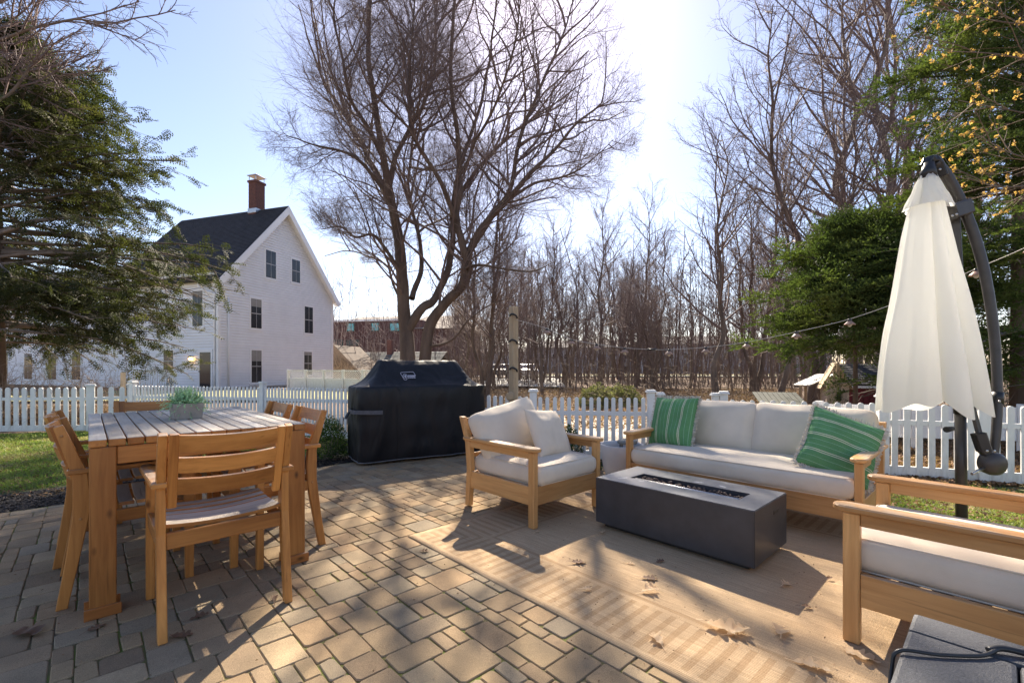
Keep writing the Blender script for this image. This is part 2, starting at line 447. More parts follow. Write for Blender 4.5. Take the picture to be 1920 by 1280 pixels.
def rug_material(lx, ly):
    """woven jute: plain streaky field, border of short bars between two bands; object coords, corner at 0,0"""
    m, n, b, N, L = new_mat('woven_jute_rug')
    tc = N.new('ShaderNodeTexCoord'); sx = N.new('ShaderNodeSeparateXYZ'); L.new(tc.outputs['Object'], sx.inputs[0])
    def mth(op, a, c=None, d=None):
        k = N.new('ShaderNodeMath'); k.operation = op
        for i, v in enumerate((a, c, d)):
            if v is None: continue
            if isinstance(v, (int, float)): k.inputs[i].default_value = v
            else: L.new(v, k.inputs[i])
        return k.outputs[0]
    X, Y = sx.outputs[0], sx.outputs[1]
    dx = mth('MINIMUM', X, mth('SUBTRACT', lx, X)); dy = mth('MINIMUM', Y, mth('SUBTRACT', ly, Y))
    d = mth('MINIMUM', dx, dy)
    long_side = mth('LESS_THAN', dx, dy)
    along = mth('ADD', mth('MULTIPLY', Y, long_side), mth('MULTIPLY', X, mth('SUBTRACT', 1, long_side)))
    inb = mth('MULTIPLY', mth('GREATER_THAN', d, .05), mth('LESS_THAN', d, .36))
    bars = mth('LESS_THAN', mth('FRACT', mth('DIVIDE', along, .066)), .42)
    barmask = mth('MULTIPLY', inb, bars)
    edge = mth('LESS_THAN', mth('ABSOLUTE', mth('SUBTRACT', d, .40)), .012)
    mask = mth('MAXIMUM', barmask, edge)
    v1 = coords(N, L, 'Object', (6, 260, 6)); v2 = coords(N, L, 'Object', (260, 6, 6))
    weave1 = noise_n(N, L, v1, 1, 4, .7); weave2 = noise_n(N, L, v2, 1, 4, .7)
    streak = noise_n(N, L, coords(N, L, 'Object', (90, 3.5, 1)), 1, 4, .7)
    fine = noise_n(N, L, coords(N, L, 'Object'), 420, 2, .7)
    c = ramp(N, L, streak, [(.3, (.40, .285, .17)), (.5, (.475, .345, .215)), (.7, (.55, .41, .265))])
    c = mix(N, L, mth('MULTIPLY', mask, .5), c, (.30, .19, .10))
    c = mix(N, L, 1, c, ramp(N, L, fine, [(.25, g3(.62)), (.75, g3(1.3))]), 'MULTIPLY')
    c = mix(N, L, 1, c, ramp(N, L, weave2, [(.25, g3(.8)), (.75, g3(1.18))]), 'MULTIPLY')
    big = noise_n(N, L, coords(N, L, 'Object'), 1.7, 4, .6)
    c = mix(N, L, 1, c, ramp(N, L, big, [(.3, (.92, .88, .84)), (.65, (1.05, 1.04, 1.02))]), 'MULTIPLY')
    L.new(c, b.inputs['Base Color']); b.inputs['Roughness'].default_value = .92; b.inputs['Specular IOR Level'].default_value = .15
    h = mth('ADD', mth('ADD', weave1, weave2), mth('MULTIPLY', mask, -.8))
    wv = N.new('ShaderNodeTexWave'); wv.inputs['Scale'].default_value = 34; L.new(tc.outputs['Object'], wv.inputs['Vector'])
    h = mth('ADD', h, mth('MULTIPLY', wv.outputs['Fac'], .5))
    bump(N, L, b, h, .6, .004)
    return m
def stripe_cloth():
    m, n, b, N, L = new_mat('green_striped_cloth')
    tc = N.new('ShaderNodeTexCoord'); sx = N.new('ShaderNodeSeparateXYZ'); L.new(tc.outputs['Object'], sx.inputs[0])
    mp = N.new('ShaderNodeMapRange'); mp.inputs[1].default_value = -.23; mp.inputs[2].default_value = .23
    L.new(sx.outputs[0], mp.inputs[0])
    G, W, w_ = (.11, .265, .115), (.56, .57, .42), (.22, .38, .24)
    st = [(0, G)]
    for a, c, wd in ((.07, w_, .008), (.15, w_, .008), (.235, W, .012), (.262, W, .012), (.34, w_, .008), (.42, w_, .008), (.49, W, .012), (.517, W, .012),
                     (.60, w_, .008), (.68, w_, .008), (.75, W, .012), (.777, W, .012), (.86, w_, .008), (.93, w_, .008)):
        st += [(a, c), (a+wd, G)]
    c = ramp(N, L, mp.outputs[0], st, True)
    v = coords(N, L, 'Object')
    c = mix(N, L, 1, c, ramp(N, L, noise_n(N, L, v, 300, 2, .7), [(.3, g3(.75)), (.7, g3(1.2))]), 'MULTIPLY')
    c = mix(N, L, 1, c, ramp(N, L, noise_n(N, L, v, 6, 3, .6), [(.3, g3(.9)), (.7, g3(1.1))]), 'MULTIPLY')
    L.new(c, b.inputs['Base Color']); b.inputs['Roughness'].default_value = .9; b.inputs['Specular IOR Level'].default_value = .15
    bump(N, L, b, noise_n(N, L, v, 240, 3, .7), .3, .002)
    return m
green_cloth = stripe_cloth()
fringe_mat = plain('cream_fringe', (.66, .61, .52), (.52, .47, .39), 60, .95, .4, 200)
def cover_material():
    m, n, b, N, L = new_mat('black_polyester_cover')
    v = coords(N, L, 'Object')
    L.new(ramp(N, L, noise_n(N, L, v, 2.5, 4, .6), [(.35, (.006, .0065, .009)), (.65, (.012, .0125, .016))]), b.inputs['Base Color'])
    b.inputs['Roughness'].default_value = .5; b.inputs['Specular IOR Level'].default_value = .3
    f = noise_n(N, L, coords(N, L, 'Object', (1.6, 1.6, .7)), 2.0, 2, .5, .8)
    bump(N, L, b, f, .8, .07)
    return m
cover_mat = cover_material()

# ------------------------------------------------------------------ ground
def sheet(name, pts, z, mat, sub=None, kind='structure'):
    bm = bmesh.new()
    bm.faces.new([bm.verts.new((x, y, z)) for x, y in pts])
    o = link(name, mesh_bm(name, bm), None, mat); tag(o, kind=kind); return o
bm = bmesh.new()
bmesh.ops.create_grid(bm, x_segments=120, y_segments=120, size=160)
for v in bm.verts:
    d = v.co.x*math.sin(YAW)+v.co.y*math.cos(YAW)
    r = max(0, d-30)
    v.co.z = -.04 + .12*min(1, max(0, (v.co.length-12)/20))*noise.noise(v.co*.12)+r*.0
ground = link('forest_floor', mesh_bm('forest_floor', bm, True), None, litter_mat); tag(ground, kind='structure')

# patio: joint bed + pavers
PX0, PX1, PY0, PY1 = -3.6, 4.25, -1.3, 5.2
RUG = (1.53, -.42, 3.98, 2.64)
patio = sheet('patio', [(PX0, PY0), (PX1, PY0), (PX1, PY1), (PX0, PY1)], -.0065, joint_mat)
patio.location.z = 0
U = .066
nx, ny = int((PX1-PX0)/U), int((PY1-PY0)/U)
grid = np.zeros((nx, ny), bool)
stones = []
pr = random.Random(5)
sizes = [(2, 3), (3, 2), (2, 2), (3, 3), (1, 2), (2, 1)]
wts = [7, 6, 4, 1.6, 1.6, 1.6]
for j in range(ny):
    for i in range(nx):
        if grid[i, j]: continue
        cand = list(zip(sizes, wts)); done = False
        while cand and not done:
            k = pr.choices(range(len(cand)), [c[1] for c in cand])[0]
            (a, b_), _ = cand.pop(k)
            if i+a <= nx and j+b_ <= ny and not grid[i:i+a, j:j+b_].any():
                grid[i:i+a, j:j+b_] = True; stones.append((i, j, a, b_)); done = True
        if not done: grid[i, j] = True; stones.append((i, j, 1, 1))
def stone_geo(cx, cy, w, h, rr):
    """irregular rounded block, returns verts, faces"""
    w -= .0032+rr.random()*.0025; h -= .0032+rr.random()*.0025
    c = min(.011, min(w, h)*.12)*(.7+.6*rr.random()); zt = rr.uniform(-.0012, .0012)
    tx, ty = rr.uniform(-.012, .012), rr.uniform(-.012, .012)
    out8 = []
    for sx_, sy_ in ((-1, -1), (1, -1), (1, 1), (-1, 1)):
        X = sx_*w/2+rr.uniform(-.003, .003); Y = sy_*h/2+rr.uniform(-.003, .003)
        cc = c*rr.uniform(.6, 1.3)
        if sx_*sy_ > 0: out8 += [(X, Y-sy_*cc), (X-sx_*cc, Y)]
        else: out8 += [(X-sx_*cc, Y), (X, Y-sy_*cc)]
    V = []
    for lvl, (s, z) in enumerate(((1, -.05), (1, -.004), (.93, 0))):
        for X, Y in out8:
            if lvl == 2: X, Y = X-math.copysign(.0035, X), Y-math.copysign(.0035, Y)
            V.append((cx+X, cy+Y, z+zt+(tx*X+ty*Y if lvl else 0)))
    Fq = []
    for l in range(2):
        for q in range(8): Fq.append((l*8+q, l*8+(q+1) % 8, l*8+8+(q+1) % 8, l*8+8+q))
    Fq.append(tuple(range(16, 24)))
    return V, Fq
seen = []
for s in stones:
    i, j, a, b_ = s
    cx, cy = PX0+(i+a/2)*U, PY0+(j+b_/2)*U
    if RUG[0]+.12 < cx < RUG[2]-.12 and RUG[1]+.12 < cy < RUG[3]-.12: continue
    p = project((cx, cy, 0))
    sc = 0
    if p and -40 < p[0] < 1960 and p[1] < 1330 and not (RUG[0] < cx < RUG[2] and RUG[1] < cy < RUG[3]): sc = a*b_*U*U/p[2]**3
    seen.append((sc, cx, cy, a*U, b_*U))
seen.sort(key=lambda t: -t[0])
restV, restF, restT = [], [], []
for n_, (sc, cx, cy, w, h) in enumerate(seen):
    rr = random.Random(n_*13+1)
    if n_ < 298:
        V, Fq = stone_geo(0, 0, w, h, rr)
        me = bpy.data.meshes.new('paver'); me.from_pydata(V, [], Fq)
        at = me.attributes.new('tone', 'FLOAT', 'POINT'); at.data.foreach_set('value', [rr.random()]*len(V))
        me.materials.append(paver_mat)
        link('paver', me, patio, None, T(cx, cy, 0))
    else:
        V, Fq = stone_geo(cx, cy, w, h, rr); o = len(restV)
        restV += V; restF += [tuple(q+o for q in f) for f in Fq]; restT += [rr.random()]*len(V)
me = bpy.data.meshes.new('far_pavers'); me.from_pydata(restV, [], restF)
at = me.attributes.new('tone', 'FLOAT', 'POINT'); at.data.foreach_set('value', restT)
me.materials.append(paver_mat)
tag(link('far_pavers', me, patio), kind='stuff')

# beds and lawns
sheet('mulch_bed', [(-4.5, 5.2), (2.3, 5.2), (2.6, 5.6), (2.3, 6.05), (-4.5, 5.95)], -.015, mulch_mat)
sheet('lawn', [(-6, 5.9), (2.6, 5.9), (3.2, 6.9), (2.0, 9.2), (.6, 11.0), (-6, 13.5)], -.02, lawn_mat)
sheet('side_lawn', [(4.25, -3), (7.2, -1.4), (5.95, 1.2), (4.25, 3.2)], -.02, lawn_mat)
sheet('side_bed', [(2.35, 5.2), (4.25, 5.2), (4.25, 3.0), (4.9, 2.4), (4.4, 4.0), (3.4, 6.2), (2.6, 7.2)], -.018, mulch_mat)
drive_mat = plain('pale_gravel', (.44, .385, .32), (.34, .295, .245), 3, .95, .8, 50, kind='World', bdist=.01)
a_, b2, c_, d_ = bearing(940, 6.9), bearing(1330, 6.6), bearing(1400, 9.5), bearing(880, 10.5)
sheet('gravel_path', [(v.x, v.y) for v in (a_, b2, c_, d_)], .0, drive_mat)

def blades(name, polys, n, h0, h1, mat, w=.006, seed=1):
    r = np.random.default_rng(seed)
    xs = [p[0] for p in polys]; ys = [p[1] for p in polys]
    P = np.stack([r.uniform(min(xs), max(xs), n*2), r.uniform(min(ys), max(ys), n*2)], 1)
    inside = np.zeros(len(P), bool); k = len(polys)
    for i in range(k):
        x1, y1 = polys[i]; x2, y2 = polys[(i+1) % k]
        cond = ((y1 > P[:, 1]) != (y2 > P[:, 1])) & (P[:, 0] < (x2-x1)*(P[:, 1]-y1)/(y2-y1+1e-9)+x1)
        inside ^= cond
    P = P[inside][:n]; n = len(P)
    a = r.uniform(0, 2*np.pi, n); hh = r.uniform(h0, h1, n); ln = r.normal(0, .6, (n, 2))*hh[:, None]
    s = np.stack([np.cos(a), np.sin(a)], 1)*w
    V = np.zeros((n, 3, 3), np.float32)
    V[:, 0, :2] = P-s; V[:, 1, :2] = P+s; V[:, 2, :2] = P+ln; V[:, :2, 2] = -.02; V[:, 2, 2] = hh-.02
    me = mesh_np(name, V.reshape(-1, 3), np.arange(n*3).reshape(-1, 3))
    o = link(name, me, None, mat); return tag(o, kind='stuff')
blades('grass', [(-3.2, 6.1), (2.5, 6.1), (2.9, 6.9), (1.8, 9.0), (.6, 10.8), (-2.6, 12)], 70000, .02, .05, blade_mat, .006, 3)
blades('grass', [(4.3, -1.6), (6.5, -1.2), (5.9, .9), (4.7, 2.2), (4.3, 2.3)], 26000, .012, .035, blade_mat, .005, 4)

def chips(name, cx, cy, sx_, sy_, n, size, mat, seed=1, z=0.0, quad=False):
    r = np.random.default_rng(seed)
    c = np.stack([cx+r.uniform(-sx_, sx_, n), cy+r.uniform(-sy_, sy_, n), z+r.uniform(0, size*.6, n)], 1)
    a = r.normal(0, 1, (n, 3)); a /= np.linalg.norm(a, axis=1)[:, None]
    b_ = np.cross(a, r.normal(0, 1, (n, 3))); b_ /= np.linalg.norm(b_, axis=1)[:, None]
    a[:, 2] *= .35; b_[:, 2] *= .35
    s = r.uniform(.5, 1.2, (n, 1))*size
    V = np.stack([c-a*s, c-b_*s*.5+np.array([0, 0, .3*size]), c+a*s, c+b_*s*.5+np.array([0, 0, .3*size])], 1)
    me = mesh_np(name, V.reshape(-1, 3), np.arange(n*4).reshape(-1, 4))
    return tag(link(name, me, None, mat), kind='stuff')
chips('mulch', -.9, 5.55, 3.2, .36, 9000, .022, mulch_chip, 5, -.015)
chips('mulch', 3.3, 5.3, 1.0, .5, 3500, .022, mulch_chip, 6, -.015)

# ------------------------------------------------------------------ fences
def picket_mesh(w, h, t=.018):
    key = ('picket', w, h)
    if key in _cache: return _cache[key]
    pts = [(-w/2, 0), (w/2, 0)]+[(w/2*math.cos(a), h-w/2+w/2*math.sin(a)) for a in [math.pi*i/6 for i in range(7)]]
    V = [(x, -t/2, z) for x, z in pts]+[(x, t/2, z) for x, z in pts]; n = len(pts)
    Fq = [tuple(range(n)), tuple(range(2*n-1, n-1, -1))]+[(i, i+n, (i+1) % n+n, (i+1) % n) for i in range(n)]
    me = bpy.data.meshes.new('picket'); me.from_pydata(V, [], Fq); me.materials.append(white_paint)
    _cache[key] = me; return me
def fence(label, pts, pitch, pw, h, posts=None, postw=.085, z0=0.0, skip_last=False, name='picket_fence', post_over=.06):
    root = thing(name, label, 'fence' if name != 'picket_gate' else 'gate', (pts[0][0], pts[0][1], z0))
    o = Vector((pts[0][0], pts[0][1], 0)); rr = random.Random(len(label))
    for k in range(len(pts)-1):
        a = Vector((*pts[k], 0))-o; b_ = Vector((*pts[k+1], 0))-o
        d = (b_-a); L = d.length; ang = math.atan2(d.y, d.x); u = d.normalized()
        n = max(1, int(round((L-postw)/pitch)))
        ps = (L-postw)/n
        for i in range(n):
            p = a+u*(postw/2+ps*(i+.5))
            link('picket', picket_mesh(pw, h-.03+rr.choice((0, 0, .002, -.002)), .018), root, None, T(p.x, p.y, .03) @ RZ(ang) @ T(0, -.012, 0) @ RY(rr.uniform(-.006, .006)))
        beam(root, 'rail', a+Vector((0, 0, h*.74))+u*.02, b_+Vector((0, 0, h*.74))-u*.02, .03, .05, white_paint, .003)
        beam(root, 'rail', a+Vector((0, 0, .055))+u*.02, b_+Vector((0, 0, .055))-u*.02, .034, .10, white_paint, .003)
        ns = [k]+([k+1] if k == len(pts)-2 else [])
        for q in ns:
            if posts is not None and q not in posts: continue
            if skip_last and q == len(pts)-1: continue
            p = Vector((*pts[q], 0))-o
            pm = box(root, 'post', 0, 0, 0, postw, postw, h+post_over, white_paint, .004, T(p.x, p.y, (h+post_over)/2) @ RZ(ang))
            cp = box_mesh(postw+.035, postw+.035, .016, .004, [white_paint])
            link('cap', cp, pm, None, T(0, 0, (h+post_over)/2+.008))
            cp2 = box_mesh(postw+.014, postw+.014, .02, .006, [white_paint])
            link('cap_top', cp2, pm, None, T(0, 0, (h+post_over)/2+.024))
    return root
def B2(px, d): v = bearing(px, d); return (v.x, v.y)
fence('white picket fence beyond the green lawn with wide flat pickets', [B2(-190, 7.75), B2(170, 8.0), B2(246, 8.35)], .136, .075, .765, postw=.11, post_over=.02)
fence('long white picket fence behind the dining table and black covered grill', [B2(249, 8.3), B2(493, 7.75), B2(700, 6.95), B2(905, 5.95)], .073, .038, .78, posts=(0, 1, 2))
fence('short white picket fence run behind the pale armchair and raw wooden pole', [B2(907, 5.93), B2(1000, 5.6), B2(1220, 5.42)], .088, .047, .75, posts=(1, 2))
fence('white picket gate behind the striped pillow on the sofa', [B2(1238, 5.4), B2(1341, 5.3)], .088, .047, .745, name='picket_gate', post_over=.035, postw=.07)
fence('white picket fence at the right behind the sofa and closed umbrella', [B2(1357, 5.27), B2(1655, 4.69), B2(1842, 4.42), B2(2120, 4.05)], .103, .052, .74)

# board fence standing further back, seen between the pickets
vf = thing('board_fence', 'bright white board fence glimpsed through the pickets by the umbrella', 'fence', bearing(1545, 6.5))
o0 = bearing(1545, 6.5); o1 = bearing(2150, 5.6); nb = 30
for i in range(nb):
    a = o0.lerp(o1, i/nb)-o0; b_ = o0.lerp(o1, (i+1)/nb)-o0
    beam(vf, 'board', a+Vector((0, 0, .37)), b_-(b_-a)*.06+Vector((0, 0, .37)), .02, .44, vinyl, .004)
for i in (0, 10, 20, 30):
    a = o0.lerp(o1, i/nb)-o0
    box(vf, 'post', a.x, a.y+.06, .30, .09, .09, .66, vinyl, .006)
# ------------------------------------------------------------------ branching growth (numpy)
def unit(a): return a/(np.linalg.norm(a, axis=-1, keepdims=True)+1e-9)
def grow(S, Dr, Ln, m, wob, trop, r):
    """S,Dr (N,3); Ln (N,) -> points (N,m+1,3)"""
    N_ = len(S); P = np.zeros((N_, m+1, 3)); P[:, 0] = S; d = unit(Dr); st = (Ln/m)[:, None]
    for i in range(m):
        d = unit(d+r.normal(0, wob, (N_, 3))+np.asarray(trop)*(.5+i/m))
        P[:, i+1] = P[:, i]+d*st
    return P
def spawn(P, Ln, k, t0, t1, ang, ratio, r, fall=.55, up=0.0, flat=0.0):
    """k children on each polyline"""
    N_, m1, _ = P.shape
    t = (t0+(t1-t0)*((np.arange(k)[None, :]+r.uniform(0, 1, (N_, k)))/k))
    s = t*(m1-1); i = np.minimum(s.astype(int), m1-2); f = (s-i)[..., None]
    idx = np.arange(N_)[:, None]
    A, Bp = P[idx, i], P[idx, i+1]
    pos = A+(Bp-A)*f; tan = unit(Bp-A)
    rv = r.normal(0, 1, (N_, k, 3)); rv[..., 2] = rv[..., 2]*(1-flat)
    perp = unit(rv-tan*(rv*tan).sum(-1, keepdims=True))
    a = r.normal(ang, ang*.25, (N_, k))[..., None]
    d = tan*np.cos(a)+perp*np.sin(a); d[..., 2] += up
    L2 = Ln[:, None]*ratio*(1-fall*t)*r.uniform(.65, 1.25, (N_, k))
    return pos.reshape(-1, 3), unit(d).reshape(-1, 3), L2.ravel(), t.ravel()
def tubes(P, r0, r1, k):
    """P (N,m,3), radii (N,) start/end -> V,F (quads)"""
    N_, m, _ = P.shape
    tn = np.zeros_like(P); tn[:, 1:-1] = P[:, 2:]-P[:, :-2]; tn[:, 0] = P[:, 1]-P[:, 0]; tn[:, -1] = P[:, -1]-P[:, -2]
    tn = unit(tn); ref = np.where(np.abs(tn[:, :1, 2:3]) > .9, np.array([1., 0, 0]), np.array([0, 0, 1.]))
    s = unit(np.cross(np.broadcast_to(ref, tn.shape), tn)); u = np.cross(tn, s)
    q = np.linspace(0, 1, m)[None, :]
    rad = r0[:, None]*(1-q)+r1[:, None]*q
    a = 2*np.pi*np.arange(k)/k
    V = P[:, :, None]+rad[:, :, None, None]*(s[:, :, None]*np.cos(a)[None, None, :, None]+u[:, :, None]*np.sin(a)[None, None, :, None])
    base = (np.arange(N_)[:, None, None]*m+np.arange(m-1)[None, :, None])*k
    j = np.arange(k)[None, None, :]; j2 = (j+1) % k
    F_ = np.stack([base+j, base+j2, base+k+j2, base+k+j], -1).reshape(-1, 4)
    return V.reshape(-1, 3), F_
def cones(P, r0):
    """three sided tapering tips from (N,2,3)"""
    N_ = len(P); t = unit(P[:, 1]-P[:, 0]); s = unit(np.cross(np.array([.21, .33, 1.]), t)); u = np.cross(t, s)
    a = 2*np.pi*np.arange(3)/3
    B_ = P[:, :1]+r0[:, None, None]*(s[:, None]*np.cos(a)[None, :, None]+u[:, None]*np.sin(a)[None, :, None])
    V = np.concatenate([B_, P[:, 1:]], 1).reshape(-1, 3); b_ = np.arange(N_)[:, None]*4
    F_ = np.stack([np.concatenate([b_+j, b_+(j+1) % 3, b_+3], 1) for j in range(3)], 1).reshape(-1, 3)
    return V, F_
def mixed_mesh(name, quads, tris):
    V = np.concatenate([quads[0], tris[0]]); T_ = tris[1]+len(quads[0]); Q = quads[1]
    me = bpy.data.meshes.new(name); me.vertices.add(len(V)); me.vertices.foreach_set('co', V.astype(np.float32).ravel())
    nl = Q.size+T_.size; me.loops.add(nl); me.loops.foreach_set('vertex_index', np.concatenate([Q.ravel(), T_.ravel()]).astype(np.int32))
    me.polygons.add(len(Q)+len(T_))
    me.polygons.foreach_set('loop_start', np.concatenate([np.arange(len(Q))*4, Q.size+np.arange(len(T_))*3]).astype(np.int32))
    me.polygons.foreach_set('loop_total', np.concatenate([np.full(len(Q), 4), np.full(len(T_), 3)]).astype(np.int32))
    me.update(calc_edges=True); return me
def join_vf(parts):
    V = []; F_ = []; o = 0
    for v, f in parts: V.append(v); F_.append(f+o); o += len(v)
    return np.concatenate(V), np.concatenate(F_)
def limb_tube(pts, r0, r1, k=10, n=None, seed=0, flare=0):
    P = smooth_line(pts, n or len(pts)*5); m = len(P)
    P = [p+Vector((noise.noise(p*1.3+Vector((seed, 0, 0))), noise.noise(p*1.3+Vector((0, seed, 0))), 0))*.06 for p in P]
    rad = [(r0+(r1-r0)*(i/(m-1))**.8)*(1+.08*noise.noise(P[i]*3)) + flare*math.exp(-i/(m-1)*m*.7) for i in range(m)]
    return np.array([list(p) for p in P]), rad
def limb_vf(P, rad, k=10):
    m = len(P); V = []; tn = np.gradient(P, axis=0); tn = unit(tn)
    s = unit(np.cross(tn[0], [0.3, 1, .1])); out_ = []
    for i in range(m):
        s = unit(s-tn[i]*s.dot(tn[i])); u = np.cross(tn[i], s)
        a = 2*np.pi*np.arange(k)/k
        out_.append(P[i]+rad[i]*(s*np.cos(a)[:, None]+u*np.sin(a)[:, None]))
    V = np.concatenate(out_)
    b_ = np.arange(m-1)[:, None]*k; j = np.arange(k)[None, :]
    return V, np.stack([b_+j, b_+(j+1) % k, b_+k+(j+1) % k, b_+k+j], -1).reshape(-1, 4)

# ------------------------------------------------------------------ the white house
siding = plain('white_clapboard', (.84, .85, .88), (.77, .78, .81), 1.2, .6, .15, 30)
trim = plain('white_trim', (.86, .86, .87), (.80, .80, .81), 2, .5, 0)
shingle = plain('dark_slate_shingle', (.034, .034, .040), (.016, .016, .020), 2.2, .8, .6, 25, bdist=.02)
brick_m = plain('red_chimney_brick', (.16, .068, .055), (.10, .048, .04), 9, .85, .5, 40)
glass = plain('dark_window_glass', (.018, .022, .030), (.035, .04, .05), 1.0, .08, 0, spec=.45, rnd=True)
sash_m = plain('grey_sash', (.42, .42, .43), (.34, .34, .35), 5, .5, 0)
shade_m = plain('window_shade', (.30, .29, .27), (.24, .23, .22), 3, .8, 0)
def courses(name, parent, M, x0f, x1f, z0, z1, pitch, depth, mat):
    """overlapping horizontal boards: x range per height, local plane y=0 facing -Y"""
    V = []; Fq = []; n = int((z1-z0)/pitch)
    for i in range(n):
        a = z0+i*pitch; b_ = a+pitch; za = min(b_, z1)
        xa0, xa1, xb0, xb1 = x0f(a), x1f(a), x0f(za), x1f(za)
        if xb1-xb0 < .02: break
        o = len(V)
        g = a+pitch*.28; t_ = depth*.45
        V += [(xa0, -depth, g), (xa1, -depth, g), (xb1, -t_, za), (xb0, -t_, za), (xa0, -.004, g), (xa1, -.004, g), (xa0, -.004, a), (xa1, -.004, a), (xb1, -.004, za), (xb0, -.004, za)]
        Fq += [(o, o+1, o+2, o+3), (o+4, o+5, o+1, o), (o+6, o+7, o+5, o+4), (o+3, o+2, o+8, o+9)]
    me = bpy.data.meshes.new(name); me.from_pydata(V, [], Fq); me.materials.append(mat)
    o = link(name, me, parent, None, M); o['kind'] = 'stuff'; return o
def sash_window(parent, M, x, z, w, h, cols=2, shade=0.0):
    """window part with panes and muntins, on plane y=0 facing -Y, at x,z = bottom centre"""
    fr = box(parent, 'window', 0, 0, 0, w+.16, .05, h+.16, trim, .006, M @ T(x, -.03, z+h/2))
    for k in (0, 1):
        link('pane', box_mesh(w-.05, .012, h/2-.05, 0, [glass]), fr, None, T(0, -.025-.006*(1-k), (-.25+.5*k)*h))
        if shade and k == 1: link('shade', box_mesh(w-.07, .004, (h/2-.06)*shade, 0, [shade_m]), fr, None, T(0, -.034, .25*h+(h/4-.03)*(1-shade)))
        for c in range(1, cols): link('muntin', box_mesh(.022, .012, h/2-.05, 0, [sash_m]), fr, None, T(-w/2+w*c/cols, -.034, (-.25+.5*k)*h))
    link('muntin', box_mesh(w, .018, .05, 0, [sash_m]), fr, None, T(0, -.034, 0))
    link('sill', box_mesh(w+.22, .08, .04, .004, [trim]), fr, None, T(0, -.03, -h/2-.09))
    return fr
Lc, Dc = -16.1, 25.0
c0 = bearing(410, 25.0)
gang = math.atan2(.951, .31)          # gable direction in (lateral, depth)
HR = gang-YAW                          # as a world heading
hs = thing('white_house', 'white clapboard house with a steep dark roof, brick chimney and lit porch lamp', 'house', (c0.x, c0.y, 0), HR)
GW, EH, PH, LW = 9.04, 6.25, 11.4, 9.0
PL = Matrix.Identity(4)                               # gable wall: y=0, x 0..GW, faces -Y
LWm = Matrix(((0, 1, 0, 0), (-1, 0, 0, 0), (0, 0, 1, 0), (0, 0, 0, 1)))   # plane local x-> -Y ... left wall faces -X
def half(z): return 0 if z < EH else (z-EH)/(PH-EH)*GW/2
bm = bmesh.new()
pts = [(0.02, -.4), (GW-.02, -.4), (GW-.02, EH), (GW/2, PH-.05), (.02, EH)]
a = [bm.verts.new((x, .01, z)) for x, z in pts]; b_ = [bm.verts.new((x, LW, z)) for x, z in pts]
bm.faces.new(a); bm.faces.new(b_[::-1])
for i in range(5): bm.faces.new((a[i], b_[i], b_[(i+1) % 5], a[(i+1) % 5]))
link('wall', mesh_bm('house_core', bm), hs, siding)
courses('gable_clapboards', hs, PL, lambda z: half(z), lambda z: GW-half(z), 0, PH, .16, .06, siding)
# left wall: plane x runs along +Y of the house; use a matrix mapping local (x,y,z)->( y, LW - x , z)
def leftM(y0): return Matrix(((0, 1, 0, 0), (-1, 0, 0, y0), (0, 0, 1, 0), (0, 0, 0, 1)))
ML = leftM(LW)
courses('side_clapboards', hs, ML, lambda z: 0, lambda z: LW, 0, EH-.35, .16, .06, siding)
box(hs, 'frieze', -.05, LW/2, EH-.28, .06, LW, .62, trim, .004)
box(hs, 'corner_board', -.02, -.02, EH/2-.1, .16, .16, EH-.2, trim, .01)
box(hs, 'corner_board', GW+.01, -.02, EH/2-.1, .14, .14, EH-.2, trim, .01)
link('downspout', tube_mesh([(.55, -.07, 0), (.55, -.07, EH-1.2)], .05, 10, trim), hs)
link('downspout', tube_mesh(smooth_line([(-.35, 1.0, EH-.15), (-.33, 1.0, EH-.75), (-.09, .25, EH-1.1), (-.09, .2, EH-1.5), (-.09, .2, 0)], 22), .05, 10, trim), hs)
link('gutter', box_mesh(.14, LW, .14, .02, [trim]), hs, None, T(-.42, LW/2-.1, EH-.04))
ov, th_ = .42, .16
sl = math.atan2(PH-EH, GW/2); sL = math.hypot(PH-EH, GW/2)+.62
for s in (-1, 1):
    Mr = T(GW/2, (LW-ov)/2, PH+.10) @ RY(sl if s > 0 else math.pi-sl)
    if s > 0: Mr = T(GW/2, (LW-ov)/2, PH+.10) @ RY(sl) @ T(sL/2, 0, -.05)
    else: Mr = T(GW/2, (LW-ov)/2, PH+.10) @ RY(-sl) @ T(-sL/2, 0, -.05)
    rf = link('roof', box_mesh(sL, LW+ov, th_*.6, .01, [shingle]), hs, None, Mr)
    # shingle courses as thin overlapping strips
    V = []; Fq = []; n = int(sL/.16)
    for i in range(n):
        x0_ = sL/2-i*.16; x1_ = x0_-.17
        if s < 0: x0_, x1_ = -x0_, -x1_
        o = len(V); zz = th_*.3
        V += [(x0_, -(LW+ov)/2-.01, zz+.028), (x0_, (LW+ov)/2, zz+.028), (x1_, (LW+ov)/2, zz+.004), (x1_, -(LW+ov)/2-.01, zz+.004), (x0_, -(LW+ov)/2-.01, zz), (x0_, (LW+ov)/2, zz)]
        Fq += [(o, o+1, o+2, o+3), (o, o+1, o+5, o+4)]
    me = bpy.data.meshes.new('shingles'); me.from_pydata(V, [], Fq); me.materials.append(shingle); so = link('shingles', me, rf); so['kind'] = 'stuff'
    link('rake_board', box_mesh(sL, .05, .34, .004, [trim]), hs, None, T(GW/2, -ov-.03, PH+.02) @ RY(sl if s > 0 else -sl) @ T(s*sL/2, 0, -.14))
    link('soffit', box_mesh(sL, ov, .03, 0, [trim]), hs, None, T(GW/2, -ov/2, PH-.06) @ RY(sl if s > 0 else -sl) @ T(s*sL/2, 0, -.06))
box(hs, 'belt_board', GW/2, -.035, 5.05, GW, .02, .10, trim, .003)
